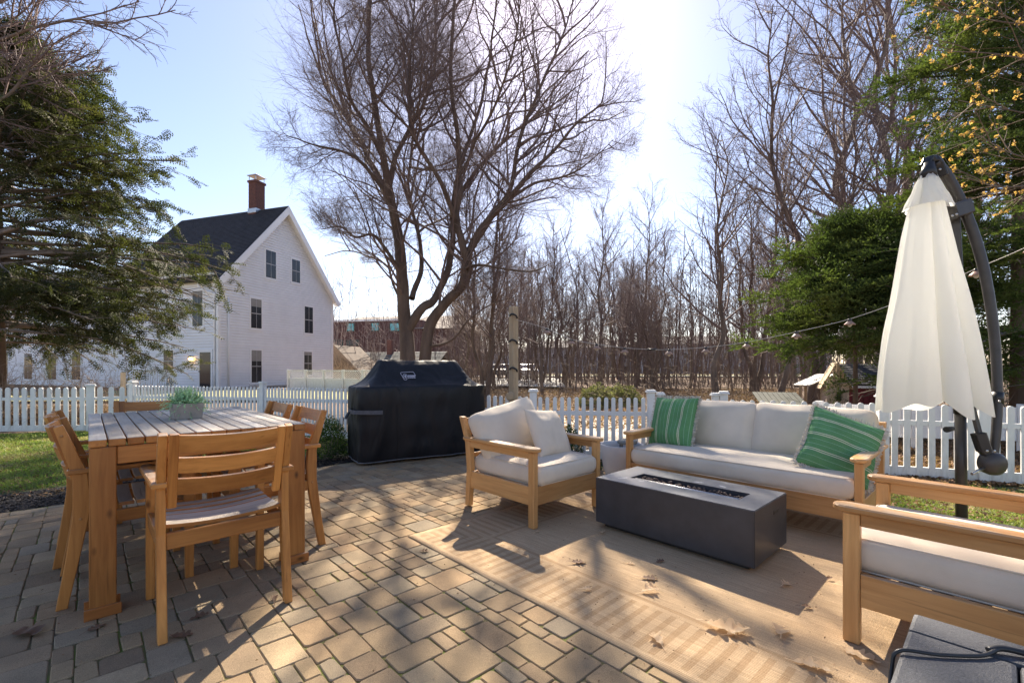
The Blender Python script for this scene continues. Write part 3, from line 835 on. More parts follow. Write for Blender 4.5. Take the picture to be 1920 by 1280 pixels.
box(hs, 'belt_board', GW/2, -.035, 2.45, GW, .02, .08, trim, .003)
def gs(px):
    k = (px-960)/853; return (Lc-25*k)/(.951*k-.31)
def gz(py, s): return EYE-(py-690)*(Dc+.951*s)/853
for l_, r_x, t_, b_y, sh in ((497, 518, 470, 522, .0), (546, 563, 487, 530, .0), (469, 491, 560, 616, .55), (570, 587, 575, 625, .0), (470, 491, 656, 717, .7), (569, 585, 659, 703, .3)):
    s0_, s1_ = gs(l_), gs(r_x); sm = (s0_+s1_)/2
    sash_window(hs, PL, sm, gz(b_y, sm), max(.5, abs(s1_-s0_)-.05), gz(t_, sm)-gz(b_y, sm), 2, sh)
def ls(px):      # distance back along the left wall
    k = (px-960)/853; return (Lc-25*k)/(.31*k+.951)
def lz(py, s): return EYE-(py-690)*(Dc+.31*s)/853
for l_, r_x, t_, b_y, sh in ((362, 384, 545, 612, .2), (308, 329, 656, 698, 0)):
    s0_, s1_ = ls(r_x), ls(l_); sm = (s0_+s1_)/2
    sash_window(hs, ML, LW-sm, lz(b_y, sm), abs(s1_-s0_)-.1, lz(t_, sm)-lz(b_y, sm), 2, sh)
sd_ = (ls(377)+ls(399))/2
dr = box(hs, 'door', 0, 0, 0, 1.05, .08, 2.25, trim, .01, ML @ T(LW-sd_, -.04, 1.02))
link('door_leaf', box_mesh(.80, .02, 1.98, .004, [glass]), dr, None, T(0, -.045, -.03))
link('handle', box_mesh(.03, .05, .12, .004, [steel]), dr, None, T(-.44, -.06, -.1))
lm = thing('porch_lamp', 'small lit wall lamp beside the dark house door', 'lamp', (0, 0, 0))
lampM, nL, bL, NL, LL_ = new_mat('lit_lamp_glass'); bL.inputs['Emission Color'].default_value = (1, .55, .18, 1); bL.inputs['Emission Strength'].default_value = 5; bL.inputs['Base Color'].default_value = (.9, .6, .3, 1)
Wl = Matrix.Translation((c0.x, c0.y, 0)) @ RZ(HR) @ ML
lp_ = Wl @ Vector((LW-ls(363), -.16, lz(672, ls(363))))
lm.location = lp_
link('lamp_glass', lathe_mesh([(.05, -.10), (.085, -.08), (.10, .04), (.06, .07)], 12, lampM), lm)
link('lamp_cap', lathe_mesh([(.12, .06), (.10, .10), (.02, .16)], 12, black_plastic), lm)
box(lm, 'bracket', 0, 0, .05, .05, .30, .05, black_plastic, .004, RZ(HR+math.pi/2))
# chimney
chx, chy = GW/2, 2.2
cm = box(hs, 'chimney', chx, chy, PH+.75, .72, .60, 2.3, brick_m, .02)
for i in range(17):
    for k, off in ((0, 0), (1, .12)):
        pass
jm = plain('mortar', (.34, .30, .27), (.26, .23, .2), 20, .9, 0)
V = []; Fq = []; rr = random.Random(2)
for i in range(23):
    z = -1.14+i*.10; off = .12*(i % 2)
    for (ux, uy, nx_, ny_, Lw) in ((1, 0, 0, -.302, .72), (0, 1, -.362, 0, .60)):
        x = -Lw/2+.005-off
        while x < Lw/2-.03:
            a_0 = max(x, -Lw/2+.005); a_1 = min(x+.23, Lw/2-.005); e = rr.uniform(.004, .012)
            if a_1-a_0 > .04:
                o = len(V)
                for (aa, zz) in ((a_0, z), (a_1, z), (a_1, z+.085), (a_0, z+.085)):
                    V.append((ux*aa+nx_*(1+e*3), uy*aa+ny_*(1+e*3), zz))
                for (aa, zz) in ((a_0, z), (a_1, z), (a_1, z+.085), (a_0, z+.085)):
                    V.append((ux*aa+nx_*.98, uy*aa+ny_*.98, zz))
                Fq += [(o, o+1, o+2, o+3)]+[(o+k, o+(k+1) % 4, o+4+(k+1) % 4, o+4+k) for k in range(4)]
            x += .24
me = bpy.data.meshes.new('bricks'); me.from_pydata(V, [], Fq); me.materials.append(brick_m); bo = link('bricks', me, cm); bo['kind'] = 'stuff'
link('corbel', box_mesh(.84, .72, .14, .01, [brick_m]), cm, None, T(0, 0, 1.12))
link('flashing', box_mesh(.80, .70, .30, .02, [steel]), cm, None, T(0, 0, -.80))
for x in (-.33, .33):
    for y in (-.27, .27): link('cap_post', box_mesh(.03, .03, .32, 0, [steel]), cm, None, T(x, y, 1.34))
link('chimney_cap', box_mesh(.86, .74, .04, .005, [steel]), cm, None, T(0, 0, 1.51))

# left wing and the grey sided house behind the hemlock
wg = thing('house_wing', 'lower white clapboard wing with dark windows seen under the hemlock', 'house', tuple(bearing(279, 27.0)), HR)
WL, WH = 17.0, 5.3
box(wg, 'wall', 3.0, WL/2, WH/2-.2, 6.0, WL, WH, siding, 0)
courses('side_clapboards', wg, leftM(WL), lambda z: 0, lambda z: WL, 0, WH-.1, .16, .06, siding)
box(wg, 'cornice', -.1, WL/2, WH+.1, .5, WL+.3, .25, trim, .02)
mroof = link('roof', box_mesh(4.6, WL+.6, .12, .01, [shingle]), wg, None, T(-.35, WL/2, WH+.2) @ RY(R(-38)) @ T(2.3, 0, 0))
for px, ww, z0_, hh in ((237, 1.0, .35, 1.75), (145, .95, .35, 1.75), (100, .95, .35, 1.75), (55, .95, .35, 1.75), (10, .95, .35, 1.7), (200, .9, 3.1, 1.5), (120, .9, 3.1, 1.5)):
    k = (px-960)/853; L0 = (279-960)/853*27; s_ = (L0-27*k)/(.31*k+.951)
    sash_window(wg, leftM(WL), WL-s_, z0_, ww*.9, hh, 2, .3 if px in (145, 55) else 0)
link('downspout', tube_mesh([(-.08, .08, 0), (-.08, .08, WH)], .05, 10, trim), wg)

# porch rail before the door, brown post, lattice fence
lf = thing('lattice_fence', 'white lattice topped fence before the gable of the white house', 'fence', tuple(bearing(541, 23)))
q0, q1 = bearing(541, 23), bearing(720, 20.5); dv = q1-q0; LLn = dv.length; ua = math.atan2(dv.y, dv.x); lf.rotation_euler = (0, 0, ua)
ht = 1.0
for i in range(6): box(lf, 'post', LLn*i/5, 0, ht/2, .11, .11, ht+.06, white_paint, .01)
for z in (ht-.02, ht-.42): box(lf, 'rail', LLn/2, .005, z, LLn, .05, .05, white_paint, 0)
for i in range(5): box(lf, 'panel', LLn*(i+.5)/5, .01, (ht-.45)/2, LLn/5-.12, .02, ht-.45, white_paint, 0)
V = []; Fq = []; st_ = .11; n = int(LLn/st_)
for i in range(-4, n):
    for sg in (1, -1):
        xa = i*st_; xb = xa+.36
        if sg < 0: xa, xb = xb, xa
        if min(xa, xb) < 0 or max(xa, xb) > LLn: continue
        o = len(V); w = .014; y = .012*sg
        V += [(xa-w, y, ht-.40), (xa+w, y, ht-.40), (xb+w, y, ht-.04), (xb-w, y, ht-.04)]; Fq.append((o, o+1, o+2, o+3))
me = bpy.data.meshes.new('lattice'); me.from_pydata(V, [], Fq); me.materials.append(white_paint); o = link('lattice', me, lf); o['kind'] = 'stuff'
pl = thing('porch_railing', 'low white railing before the house wing beside the door', 'railing', tuple(bearing(255, 23)))
q0, q1 = bearing(255, 23), bearing(330, 23.5); dv = q1-q0; pl.rotation_euler = (0, 0, math.atan2(dv.y, dv.x))
for z in (.15, .98): box(pl, 'rail', dv.length/2, 0, z, dv.length, .05, .06, white_paint, 0)
for i in range(18): box(pl, 'baluster', dv.length*i/17, 0, .56, .035, .035, .82, white_paint, 0)
sp_ = thing('wooden_post', 'plain brown wooden post standing behind the left corner of the picket fence', 'post', tuple(bearing(231, 9.3)))
beam(sp_, 'post', (0, 0, 0), (0, 0, 1.01), .085, .085, post_wood, .004, up=(0, 1, 0))

# ------------------------------------------------------------------ buildings behind the maple
dark_brick = plain('dark_red_brick', (.115, .05, .045), (.075, .036, .034), 6, .85, .3, 30)
teal = plain('teal_window_glass', (.10, .42, .46), (.16, .52, .55), 1, .15, 0, spec=.8)
green_m = plain('dark_green_panel', (.02, .055, .045), (.015, .04, .035), 3, .6, 0)
tan_roof = plain('tan_shingle_roof', (.30, .255, .215), (.22, .185, .155), 5, .9, .4, 30)
grey_roof = plain('grey_green_shingles', (.17, .175, .165), (.12, .125, .12), 5, .9, .5, 30)
def place(px0, d0, px1, d1, z=0):
    a, b_ = bearing(px0, d0, z), bearing(px1, d1, z); dv = b_-a
    return a, dv.length, math.atan2(dv.y, dv.x)
a, L_, an = place(560, 60, 862, 56)
bb = thing('brick_building', 'dark red brick building with small teal windows behind the maple trunks', 'building', tuple(a), an)
BH = height(603, 59)
bb_w = box(bb, 'wall', L_*.39, 5, BH/2-.5, L_*.78, 10, BH+1, dark_brick, .02)
box(bb, 'wall', L_*.89, 5.4, BH/2-1.0, L_*.22, 10, BH+.2, dark_brick, .02)
box(bb, 'parapet', L_*.36, 5, BH+.10, L_*.73, 10.2, .25, trim, .02)
def bpx(px):
    k0, k1 = 0, L_
    for _ in range(30):
        m = (k0+k1)/2; p = project(Vector(a)+Vector((math.cos(an), math.sin(an), 0))*m)
        if p[0] < px: k0 = m
        else: k1 = m
    return k0
for px, pw_, yt, yb in ((658, 13, 607, 620), (704, 13, 607, 620), (741, 18, 608, 621)):
    x = bpx(px); dd = 58.6; w = pw_*dd/853; z = height(yb, dd); h = height(yt, dd)-z
    f = box(bb, 'window', x, -.03, z+h/2, w+.25, .12, h+.25, green_m, .01)
    for q in (-1, 1): link('pane', box_mesh(w/2-.04, .03, h, 0, [teal]), f, None, T(q*w/4, -.06, 0))
for px, yt, yb, w in ((633, 636, 648, 1.6), (662, 637, 648, 1.8)):
    x = bpx(px); z = height(yb, 58.6); h = height(yt, 58.6)-z
    f = box(bb, 'window', x, -.03, z+h/2, w, .12, h, green_m, .01); link('pane', box_mesh(w*.7, .03, h*.7, 0, [glass]), f, None, T(0, -.06, 0))
def hip(parent, x0, x1, y0, y1, z0, z1, inset, mat, name='roof'):
    V = [(x0, y0, z0), (x1, y0, z0), (x1, y1, z0), (x0, y1, z0), (x0+inset, (y0+y1)/2, z1), (x1-inset, (y0+y1)/2, z1)]
    me = bpy.data.meshes.new(name); me.from_pydata(V, [], [(0, 1, 5, 4), (1, 2, 5), (2, 3, 4, 5), (3, 0, 4), (0, 3, 2, 1)]); me.materials.append(mat); return link(name, me, parent)
hip(bb, L_*.62, L_*1.04, -.4, 11, BH-1.1, BH+1.1, 2.2, tan_roof)
hip(bb, L_*.2, L_*.62, 2.5, 9, BH+.2, BH+1.2, 1.2, tan_roof, 'upper_roof')

a, L_, an = place(610, 40, 756, 38)
gg = thing('low_grey_roofed_house', 'low house with a grey green roof behind the grill cover', 'house', tuple(a), an)
EHg, RHg = height(702, 39), height(660, 42)
box(gg, 'wall', L_/2+1, 3.2, EHg/2-.5, L_+1.6, 6, EHg+1, siding, 0)
V = [(1.0, -.2, EHg), (L_+2.5, -.2, EHg), (L_+2.5, 3.4, RHg), (1.0, 3.4, RHg), (1.0, 6.6, EHg), (L_+2.5, 6.6, EHg)]
me = bpy.data.meshes.new('roof'); me.from_pydata(V, [], [(0, 1, 2, 3), (3, 2, 5, 4)]); me.materials.append(grey_roof); rf = link('roof', me, gg)
V = []; Fq = []
for i in range(16):
    t0_, t1_ = i/16, (i+1)/16; o = len(V)
    f_ = lambda t, e: (-.2+3.6*t, EHg+(RHg-EHg)*t+e)
    y0_, z0_ = f_(t0_, .05); y1_, z1_ = f_(t1_, .012)
    V += [(1.0, y0_, z0_), (L_+2.5, y0_, z0_), (L_+2.5, y1_, z1_), (1.0, y1_, z1_)]; Fq.append((o, o+1, o+2, o+3))
me = bpy.data.meshes.new('shingles'); me.from_pydata(V, [], Fq); me.materials.append(grey_roof); o = link('shingles', me, rf); o['kind'] = 'stuff'
box(gg, 'chimney', L_*.60, 3.2, RHg+.35, .5, .5, 1.5, brick_m, .02)
a, L_, an = place(596, 37, 680, 36)
vg = thing('vine_covered_gable', 'gable end covered in dry vines just right of the white house', 'building', tuple(a), an)
V = [(0, 0, -.5), (L_, 0, -.5), (L_, 0, height(706, 36)), (L_*.32, 0, height(646, 36.5)), (0, 0, height(690, 36))]
bm = bmesh.new(); f0 = [bm.verts.new(v) for v in V]; f1 = [bm.verts.new((v[0], 4, v[2])) for v in V]
bm.faces.new(f0); bm.faces.new(f1[::-1])
for i in range(5): bm.faces.new((f0[i], f1[i], f1[(i+1) % 5], f0[(i+1) % 5]))
brown_w = plain('brown_shingle_wall', (.12, .085, .06), (.07, .05, .038), 3, .9, .6, 12)
link('wall', mesh_bm('vine_wall', bm), vg, brown_w)
beam(vg, 'rake_board', (L_*.32, -.1, height(646, 36.5)+.1), (L_+.2, -.1, height(706, 36)-.1), .12, .22, brown_w, .01)
r = np.random.default_rng(3); n = 260
S = np.stack([r.uniform(0, L_*.95, n), np.full(n, -.06), r.uniform(-.3, .6, n)], 1); Dr = unit(np.stack([r.normal(0, .6, n), np.zeros(n), np.ones(n)], 1))
P = grow(S, Dr, r.uniform(.6, 2.6, n), 7, .3, (0, 0, 0), r); P[..., 1] = -.06-.05*r.uniform(0, 1, P.shape[:2])
mxz = np.interp(P[..., 0], [0, L_*.32, L_], [height(690, 36), height(646, 36.5), height(706, 36)]); P[..., 2] = np.minimum(P[..., 2], mxz)
o = link('vines', mesh_np('vines', *tubes(P, np.full(n, .022), np.full(n, .01), 3)), vg, bramble_mat); o['kind'] = 'stuff'

# pale apartment rows far behind the woods
pale_w = plain('pale_grey_siding', (.38, .37, .38), (.31, .30, .31), 2, .8, 0)
far_roof = plain('far_grey_roof', (.20, .185, .18), (.15, .14, .14), 3, .9, 0)
for n_, (p0_, d0_, p1_, d1_, yt, lab) in enumerate(((985, 108, 1185, 104, 652, 'pale apartment block far behind the woods, left of the bare twin tree'), (1196, 100, 1400, 98, 645, 'longest pale apartment block glimpsed through the woods above the sofa'),
                                                 (1412, 96, 1560, 92, 648, 'pale apartment block far behind the woods, nearest the left spruce'), (875, 118, 975, 114, 660, 'small pale block far off beside the raw wooden pole'))):
    a, L_, an = place(p0_, d0_, p1_, d1_, -1)
    ap = thing('apartment_block', lab, 'building', tuple(a), an); H_ = height(yt, d0_)+1
    box(ap, 'wall', L_/2, 5, H_/2, L_, 10, H_, pale_w, .05); hip(ap, -.6, L_+.6, -.6, 10.6, H_, H_+2.0, 3, far_roof)
    for fl_ in range(2):
        nw = int(L_/2.6)
        for i in range(nw):
            f = box(ap, 'window', L_*(i+.5)/nw, -.03, 1.9+fl_*2.9, 1.05, .1, 1.5, trim, .01)
            link('pane', box_mesh(.85, .04, 1.3, 0, [glass]), f, None, T(0, -.06, 0))
road_m = plain('sunlit_road', (.40, .39, .37), (.33, .32, .30), 1, .9, .2, 10, kind='World')
verge_m = plain('pale_dry_verge', (.30, .28, .13), (.22, .22, .10), .5, 1, .5, 6, kind='World')
def strip(name, pa, da, pb, db, w0, z, mat):
    A_, B_ = bearing(pa, da), bearing(pb, db); dr_ = (B_-A_).normalized(); nn = Vector((-dr_.y, dr_.x, 0))
    sheet(name, [((A_+nn*w0).x, (A_+nn*w0).y), ((B_+nn*w0).x, (B_+nn*w0).y), ((B_-nn*w0).x, (B_-nn*w0).y), ((A_-nn*w0).x, (A_-nn*w0).y)], z, mat)
strip('verge', 980, 64, 1900, 60, 9, .12, verge_m)
strip('road', 700, 58, 1900, 55, 2.4, .135, road_m)
sheet('parking_area', [tuple(bearing(px, d)[:2]) for px, d in ((905, 26), (1060, 24), (1050, 46), (905, 50))], .11, road_m)
strip('yard', -400, 17, 780, 19, 3.5, .05, verge_m)

# parked cars half hidden behind the trunks
car_w = plain('white_car_paint', (.62, .62, .64), (.55, .55, .57), 1, .25, 0, spec=.8)
car_d = plain('dark_car_paint', (.10, .105, .12), (.07, .075, .09), 1, .25, 0, spec=.8)
def car(label, px, d, rot, paint):
    root = thing('parked_car', label, 'car', tuple(bearing(px, d, .12)), rot, 'cars parked beyond the woods')
    pts = [(-2.1, .3), (-2.1, .75), (-1.9, .88), (-1.35, .92), (-.85, 1.38), (.65, 1.42), (1.2, 1.0), (1.95, .86), (2.12, .6), (2.12, .3)]
    prof(root, 'body', pts, 1.7, paint, Matrix.Identity(4), .06)
    for s in (-1, 1):
        gp = [(-1.2, .95), (-.8, 1.32), (.6, 1.35), (1.05, 1.0)]; prof(root, 'window', gp, .02, glass, T(0, s*.856, 0), 0)
        for x in (-1.35, 1.3):
            wh = link('wheel', lathe_mesh([(.001, -.1), (.28, -.1), (.32, -.07), (.32, .07), (.28, .1), (.001, .1)], 20, black_plastic), root, None, T(x, s*.8, .32) @ RX(R(90)))
            link('rim', lathe_mesh([(.001, -.11), (.19, -.11), (.19, .11), (.001, .11)], 14, steel), wh)
    return root
car('white car parked beyond the trunks just right of the raw wooden pole', 985, 44, 1.0, car_w)
car('dark car parked beyond the trunks left of the raw wooden pole', 942, 47, .6, car_d)

# ------------------------------------------------------------------ sheds beyond the right fence
red_m = plain('barn_red_boards', (.20, .025, .035), (.13, .018, .025), 5, .8, .3, 30)
old_w = plain('weathered_playhouse_boards', (.50, .42, .34), (.36, .28, .22), 6, .85, .4, 40)
a, L_, an = place(1588, 13.2, 1760, 12.2)
rs = thing('red_shed', 'dark red shed with a low black shingled roof behind the fence', 'shed', tuple(a), an)
z1_ = height(725, 13)
for i in range(16): box(rs, 'plank', L_*(i+.5)/16, 0, z1_/2, L_/16-.012, .04, z1_, red_m, .003)
box(rs, 'wall', L_/2, 1.05, z1_/2-.02, L_-.02, 2.0, z1_-.02, red_m, 0)
box(rs, 'fascia', L_/2, -.16, z1_+.01, L_+.3, .03, .09, trim, .003)
sr = link('roof', box_mesh(L_+.3, 1.35, .04, .004, [shingle]), rs, None, T(L_/2, -.18, z1_+.05) @ RX(R(26)) @ T(0, .67, 0))
for i in range(9): link('shingle_row', box_mesh(L_+.3, .15, .012, 0, [shingle]), sr, None, T(0, -.60+i*.15, .03) @ RX(R(-4)))
a, L_, an = place(1549, 11.6, 1592, 11.4)
ph = thing('playhouse', 'little weathered wooden playhouse with a pointed gable beside the red shed', 'playhouse', tuple(a), an)
ze, zp = height(725, 11.5), height(684, 11.5)
nP = 7
for i in range(nP): box(ph, 'plank', L_*(i+.5)/nP, 0, ze/2, L_/nP-.008, .03, ze, old_w, .003)
for i in range(nP):
    x = L_*(i+.5)/nP; hgt = (zp-ze)*(1-abs(x-L_/2)/(L_/2))+.02
    box(ph, 'gable_board', x, -.02, ze+hgt/2, L_/nP-.008, .03, hgt, post_wood, .003)
box(ph, 'wall', L_/2, .45, ze/2, L_-.03, .8, ze-.02, old_w, 0)
for s in (-1, 1): beam(ph, 'roof', (L_/2, .4, zp+.05), (L_/2+s*(L_/2+.10), .4, ze-.06), .62, .03, post_wood, .004)
box(ph, 'window', L_*.55, -.03, ze*.62, .10, .03, .20, glass, .002)
white_sheet = plain('pale_tin_sheet', (.34, .33, .31), (.27, .26, .24), 4, .5, .1, 20)
rf_ = thing('lean_to', 'low lean-to with a pale sheet roof left of the playhouse', 'shed', tuple(bearing(1525, 12.6)))
link('roof', box_mesh(.75, .7, .03, .004, [white_sheet]), rf_, None, T(0, 0, height(712, 12.6)) @ RZ(-YAW) @ RY(R(-24)))
for x in (-.25, .25):
    for y in (-.25, .25): box(rf_, 'leg', x, y, .3, .06, .06, .62, post_wood, .003)
dg = plain('dark_green_boards', (.035, .042, .034), (.022, .028, .022), 6, .8, .3, 30)
a, L_, an = place(1430, 9.6, 1520, 9.4)
cf = thing('slatted_cold_frame', 'low dark green slatted roof behind the fence above the striped pillow', 'coop', tuple(a), an)
zz0, zz1 = height(762, 9.5), height(741, 10)
box(cf, 'wall', L_/2, .35, zz0/2, L_, .6, zz0, dg, .004)
for i in range(9): beam(cf, 'slat', (L_*(i+.05)/9, -.05, zz0+.02), (L_*(i+.05)/9+.05, .8, zz1+.05), L_/9-.012, .02, dg, .002)

# ------------------------------------------------------------------ raw pole with hooks, string lights
pp = bearing(963, 5.72)
pole = thing('light_pole', 'raw wooden pole behind the fence holding the string lights', 'pole', tuple(pp))
hp_ = height(575, 5.72)
beam(pole, 'post', (0, 0, -.02), (0, 0, hp_), .088, .088, post_wood, .004, up=(0, 1, 0))
for py, s in ((592, .03), (640, .028), (692, .03)):
    z = height(py, 5.66)
    o = link('hook', tube_mesh(smooth_line([(-.05, -.05, 0), (-.02, -.09, .02), (.03, -.085, 0), (.045, -.06, -.03)], 10), .012, 8, black_plastic), pole, None, T(0, 0, z) @ RZ(-YAW))
link('hose_reel', lathe_mesh([(.012, -.03), (.055, -.03), (.055, -.012), (.03, -.01), (.03, .01), (.055, .012), (.055, .03), (.012, .03)], 24, post_wood), pole, None, Matrix.Translation(bearing(957, 5.62, height(743, 5.62))-pp) @ RZ(-YAW) @ RX(R(90)))
cable_m = plain('pale_cable', (.50, .48, .45), (.4, .38, .36), 10, .6, 0)
copper = plain('rose_glass_shade', (.50, .34, .26), (.38, .25, .19), 10, .35, 0, trans=.3)
bulb_m = plain('bulb_glass', (.75, .70, .62), (.6, .55, .48), 10, .15, 0, trans=.5)
sl_pts = [(963, 5.68, 598), (1026, 5.6, 616), (1072, 5.55, 636), (1119, 5.5, 645), (1171, 5.42, 652), (1222, 5.35, 655), (1254, 5.3, 655), (1323, 5.2, 651), (1400, 5.05, 641), (1493, 4.85, 622), (1593, 4.6, 598), (1700, 4.3, 560), (1830, 3.9, 504), (1935, 3.5, 458), (2100, 3.1, 370)]
sl0 = bearing(963, 5.68, height(598, 5.68))
stl = thing('string_lights', 'drooping string of shaded bulbs running from the raw pole past the umbrella', 'string lights', tuple(sl0))
cp_ = [bearing(px, d, height(py, d))-sl0 for px, d, py in sl_pts]
link('cable', tube_mesh(smooth_line(cp_, 90), .0032, 6, cable_m), stl)
lampshade = lathe_mesh([(.014, -.02), (.02, -.024), (.048, -.052), (.052, -.058), (.046, -.056), (.018, -.03)], 20, copper)
for i, (px, d, py) in enumerate(sl_pts[1:-1]):
    if px in (1222, 1700): 
        continue
    p = cp_[i+1]
    sk = link('socket', lathe_mesh([(.008, .004), (.016, 0), (.016, -.028), (.010, -.032)], 12, black_plastic), stl, None, Matrix.Translation(p))
    link('shade', lampshade, sk)
    link('bulb', lathe_mesh([(.006, -.03), (.016, -.045), (.020, -.06), (.013, -.078), (.001, -.083)], 14, bulb_m), sk)
link('connector', tube_mesh([cp_[5]+Vector((-.04, .04, 0)), cp_[5]+Vector((.04, -.04, 0))], .012, 8, black_plastic), stl)

# ------------------------------------------------------------------ fallen oak leaves, one by one
def oak_leaf(seed, L_=.12, curl=1.0):
    rr = random.Random(seed); ol = []
    lob = 3.5; npt = 27; asym = rr.uniform(-.02, .02)
    for side_ in (1, -1):
        pts = []; ph0 = rr.uniform(-.05, .05)
        for i in range(npt):
            t = i/(npt-1)
            env = .40*math.sin(math.pi*min(1, t*.93+.05))**.75*(.55+.6*t if t < .75 else 1.0)
            w = env*(.30+.70*abs(math.sin(math.pi*(lob*t+ph0)))**.75)*rr.uniform(.94, 1.06)
            pts.append((t*L_+.05*L_*abs(math.sin(math.pi*(lob*t+ph0))), side_*w*L_))
        ol.append(pts)
    outline = ol[0]+ol[1][::-1]
    V = []; Fq = []; n = npt
    cv = rr.uniform(.2, .7)*curl; tw = rr.uniform(-.5, .5)*curl; ph2 = rr.uniform(0, 6)
    def lift(x, y):
        q = y/L_; t = x/L_
        return L_*(cv*q*q*1.6+.10*cv*math.sin(3.2*t+ph2)+tw*q*(t-.5)*.9+.03*math.sin(14*t+9*q+ph2))
    for i in range(n):
        yl, yr = ol[0][i][1], ol[1][i][1]
        xl, xr = ol[0][i][0], ol[1][i][0]
        xm = i/(n-1)*L_
        for (x, y) in ((xl, yl), ((xl+xm)/2, yl/2), (xm, 0), ((xr+xm)/2, yr/2), (xr, yr)):
            V.append((x-L_/2, y, lift(x, y)))
    for i in range(n-1):
        for j in range(4): Fq.append((i*5+j, i*5+j+1, (i+1)*5+j+1, (i+1)*5+j))
    zm = min(v[2] for v in V); V = [(x, y, z-zm) for x, y, z in V]
    # stalk
    o = len(V); z0_ = V[2][2]
    V += [(-L_/2, -.0015, z0_), (-L_/2, .0015, z0_), (-L_/2-.028, .003, max(0, z0_-.004)), (-L_/2-.028, .0, max(0, z0_-.004))]; Fq.append((o, o+1, o+2, o+3))
    me = bpy.data.meshes.new('leaf'); me.from_pydata(V, [], Fq)
    for p in me.polygons: p.use_smooth = True
    return me
leaf_list = [  # px, py, length, angle, curl, dark, label
    (1355, 1178, .17, -20, 1.2, 0, 'largest curled tan oak leaf near the barred rug border'), (1384, 1186, .11, 10, 1.0, 0, 'tan oak leaf touching the largest curled one on the rug'),
    (1464, 1184, .12, 60, 1.0, 0, 'star shaped pale leaf on the rug midway between fire table and bottom edge'), (1232, 1199, .09, 100, .8, 0, 'pale bleached leaf lying on the barred border of the rug'),
    (1520, 1248, .12, -35, .9, 0, 'pale pointed leaf at the bottom of the rug left of the chair leg'), (1612, 1230, .13, -60, .9, 0, 'pale lobed oak leaf at the foot of the right chair leg'),
    (1217, 1108, .10, 15, 1.1, 0, 'curled greyish leaf pair, lower one, below the fire table shadow'), (1217, 1084, .09, -10, 1.0, 1, 'thin brown leaf above the curled greyish one on the rug'),
    (1084, 1054, .09, 5, 1.0, 1, 'brown ragged leaf on the rug between armchair and fire table'), (1129, 999, .07, 80, 1.4, 0, 'tan leaf tucked under the left corner of the fire table'),
    (1237, 1052, .06, 30, .8, 1, 'small reddish leaf in the fire table shadow'), (1182, 1056, .05, -20, .5, 0, 'tiny tan leaf at the edge of the fire table shadow'),
    (1474, 1096, .08, 40, 1.0, 0, 'tan leaf in the shadow right of the fire table'), (1512, 1137, .05, 0, .8, 1, 'small dark leaf at the right end of the fire table shadow'),
    (1628, 1131, .07, -30, .9, 0, 'pale leaf under the right armchair side rail'), (1100, 1104, .05, 0, .5, 0, 'little bleached leaf alone on the rug left of the curled ones'),
    (1683, 1150, .04, 70, .9, 1, 'tiny dark leaf under the right armchair beside the grey box'),
    (50, 1187, .16, -15, .6, 1, 'large brown leaf on the pavers at the bottom left corner'), (372, 1157, .08, 40, .8, 1, 'small brown leaf on the pavers beside the nearest chair leg'),
    (180, 1178, .08, 80, .6, 1, 'brown leaf on the pavers below the near table leg'), (340, 1192, .09, 10, .5, 1, 'flat brown leaf right of the nearest chair foot'),
    (515, 1124, .05, 120, .8, 1, 'tiny dark leaf at the right rear foot of the nearest chair'), (795, 1034, .06, 0, .9, 1, 'small dark leaf against the rug edge'),
    (1008, 996, .04, 50, .6, 0, 'tiny tan leaf by the armchair front leg'), (1555, 895+190, .04, 20, .8, 1, 'tiny dark leaf on the rug just left of the right chair post')]
for i, (px, py, L_, an_, cu, dk, lab) in enumerate(leaf_list):
    L_ *= .9
    p = spot(px, py, .01); on_rug = RUG[0] < p.x < RUG[2] and RUG[1] < p.y < RUG[3]
    if not on_rug: p = spot(px, py, 0)
    me = oak_leaf(i*7+1, L_, cu*1.9); me.materials.append(dry_leaf_dark if dk else dry_leaf_mat)
    o = link('fallen_leaf', me, None, None, T(p.x, p.y, .0105 if on_rug else .002) @ RZ(R(an_)-YAW))
    tag(o, lab, 'leaf', 'fallen leaves on the patio')
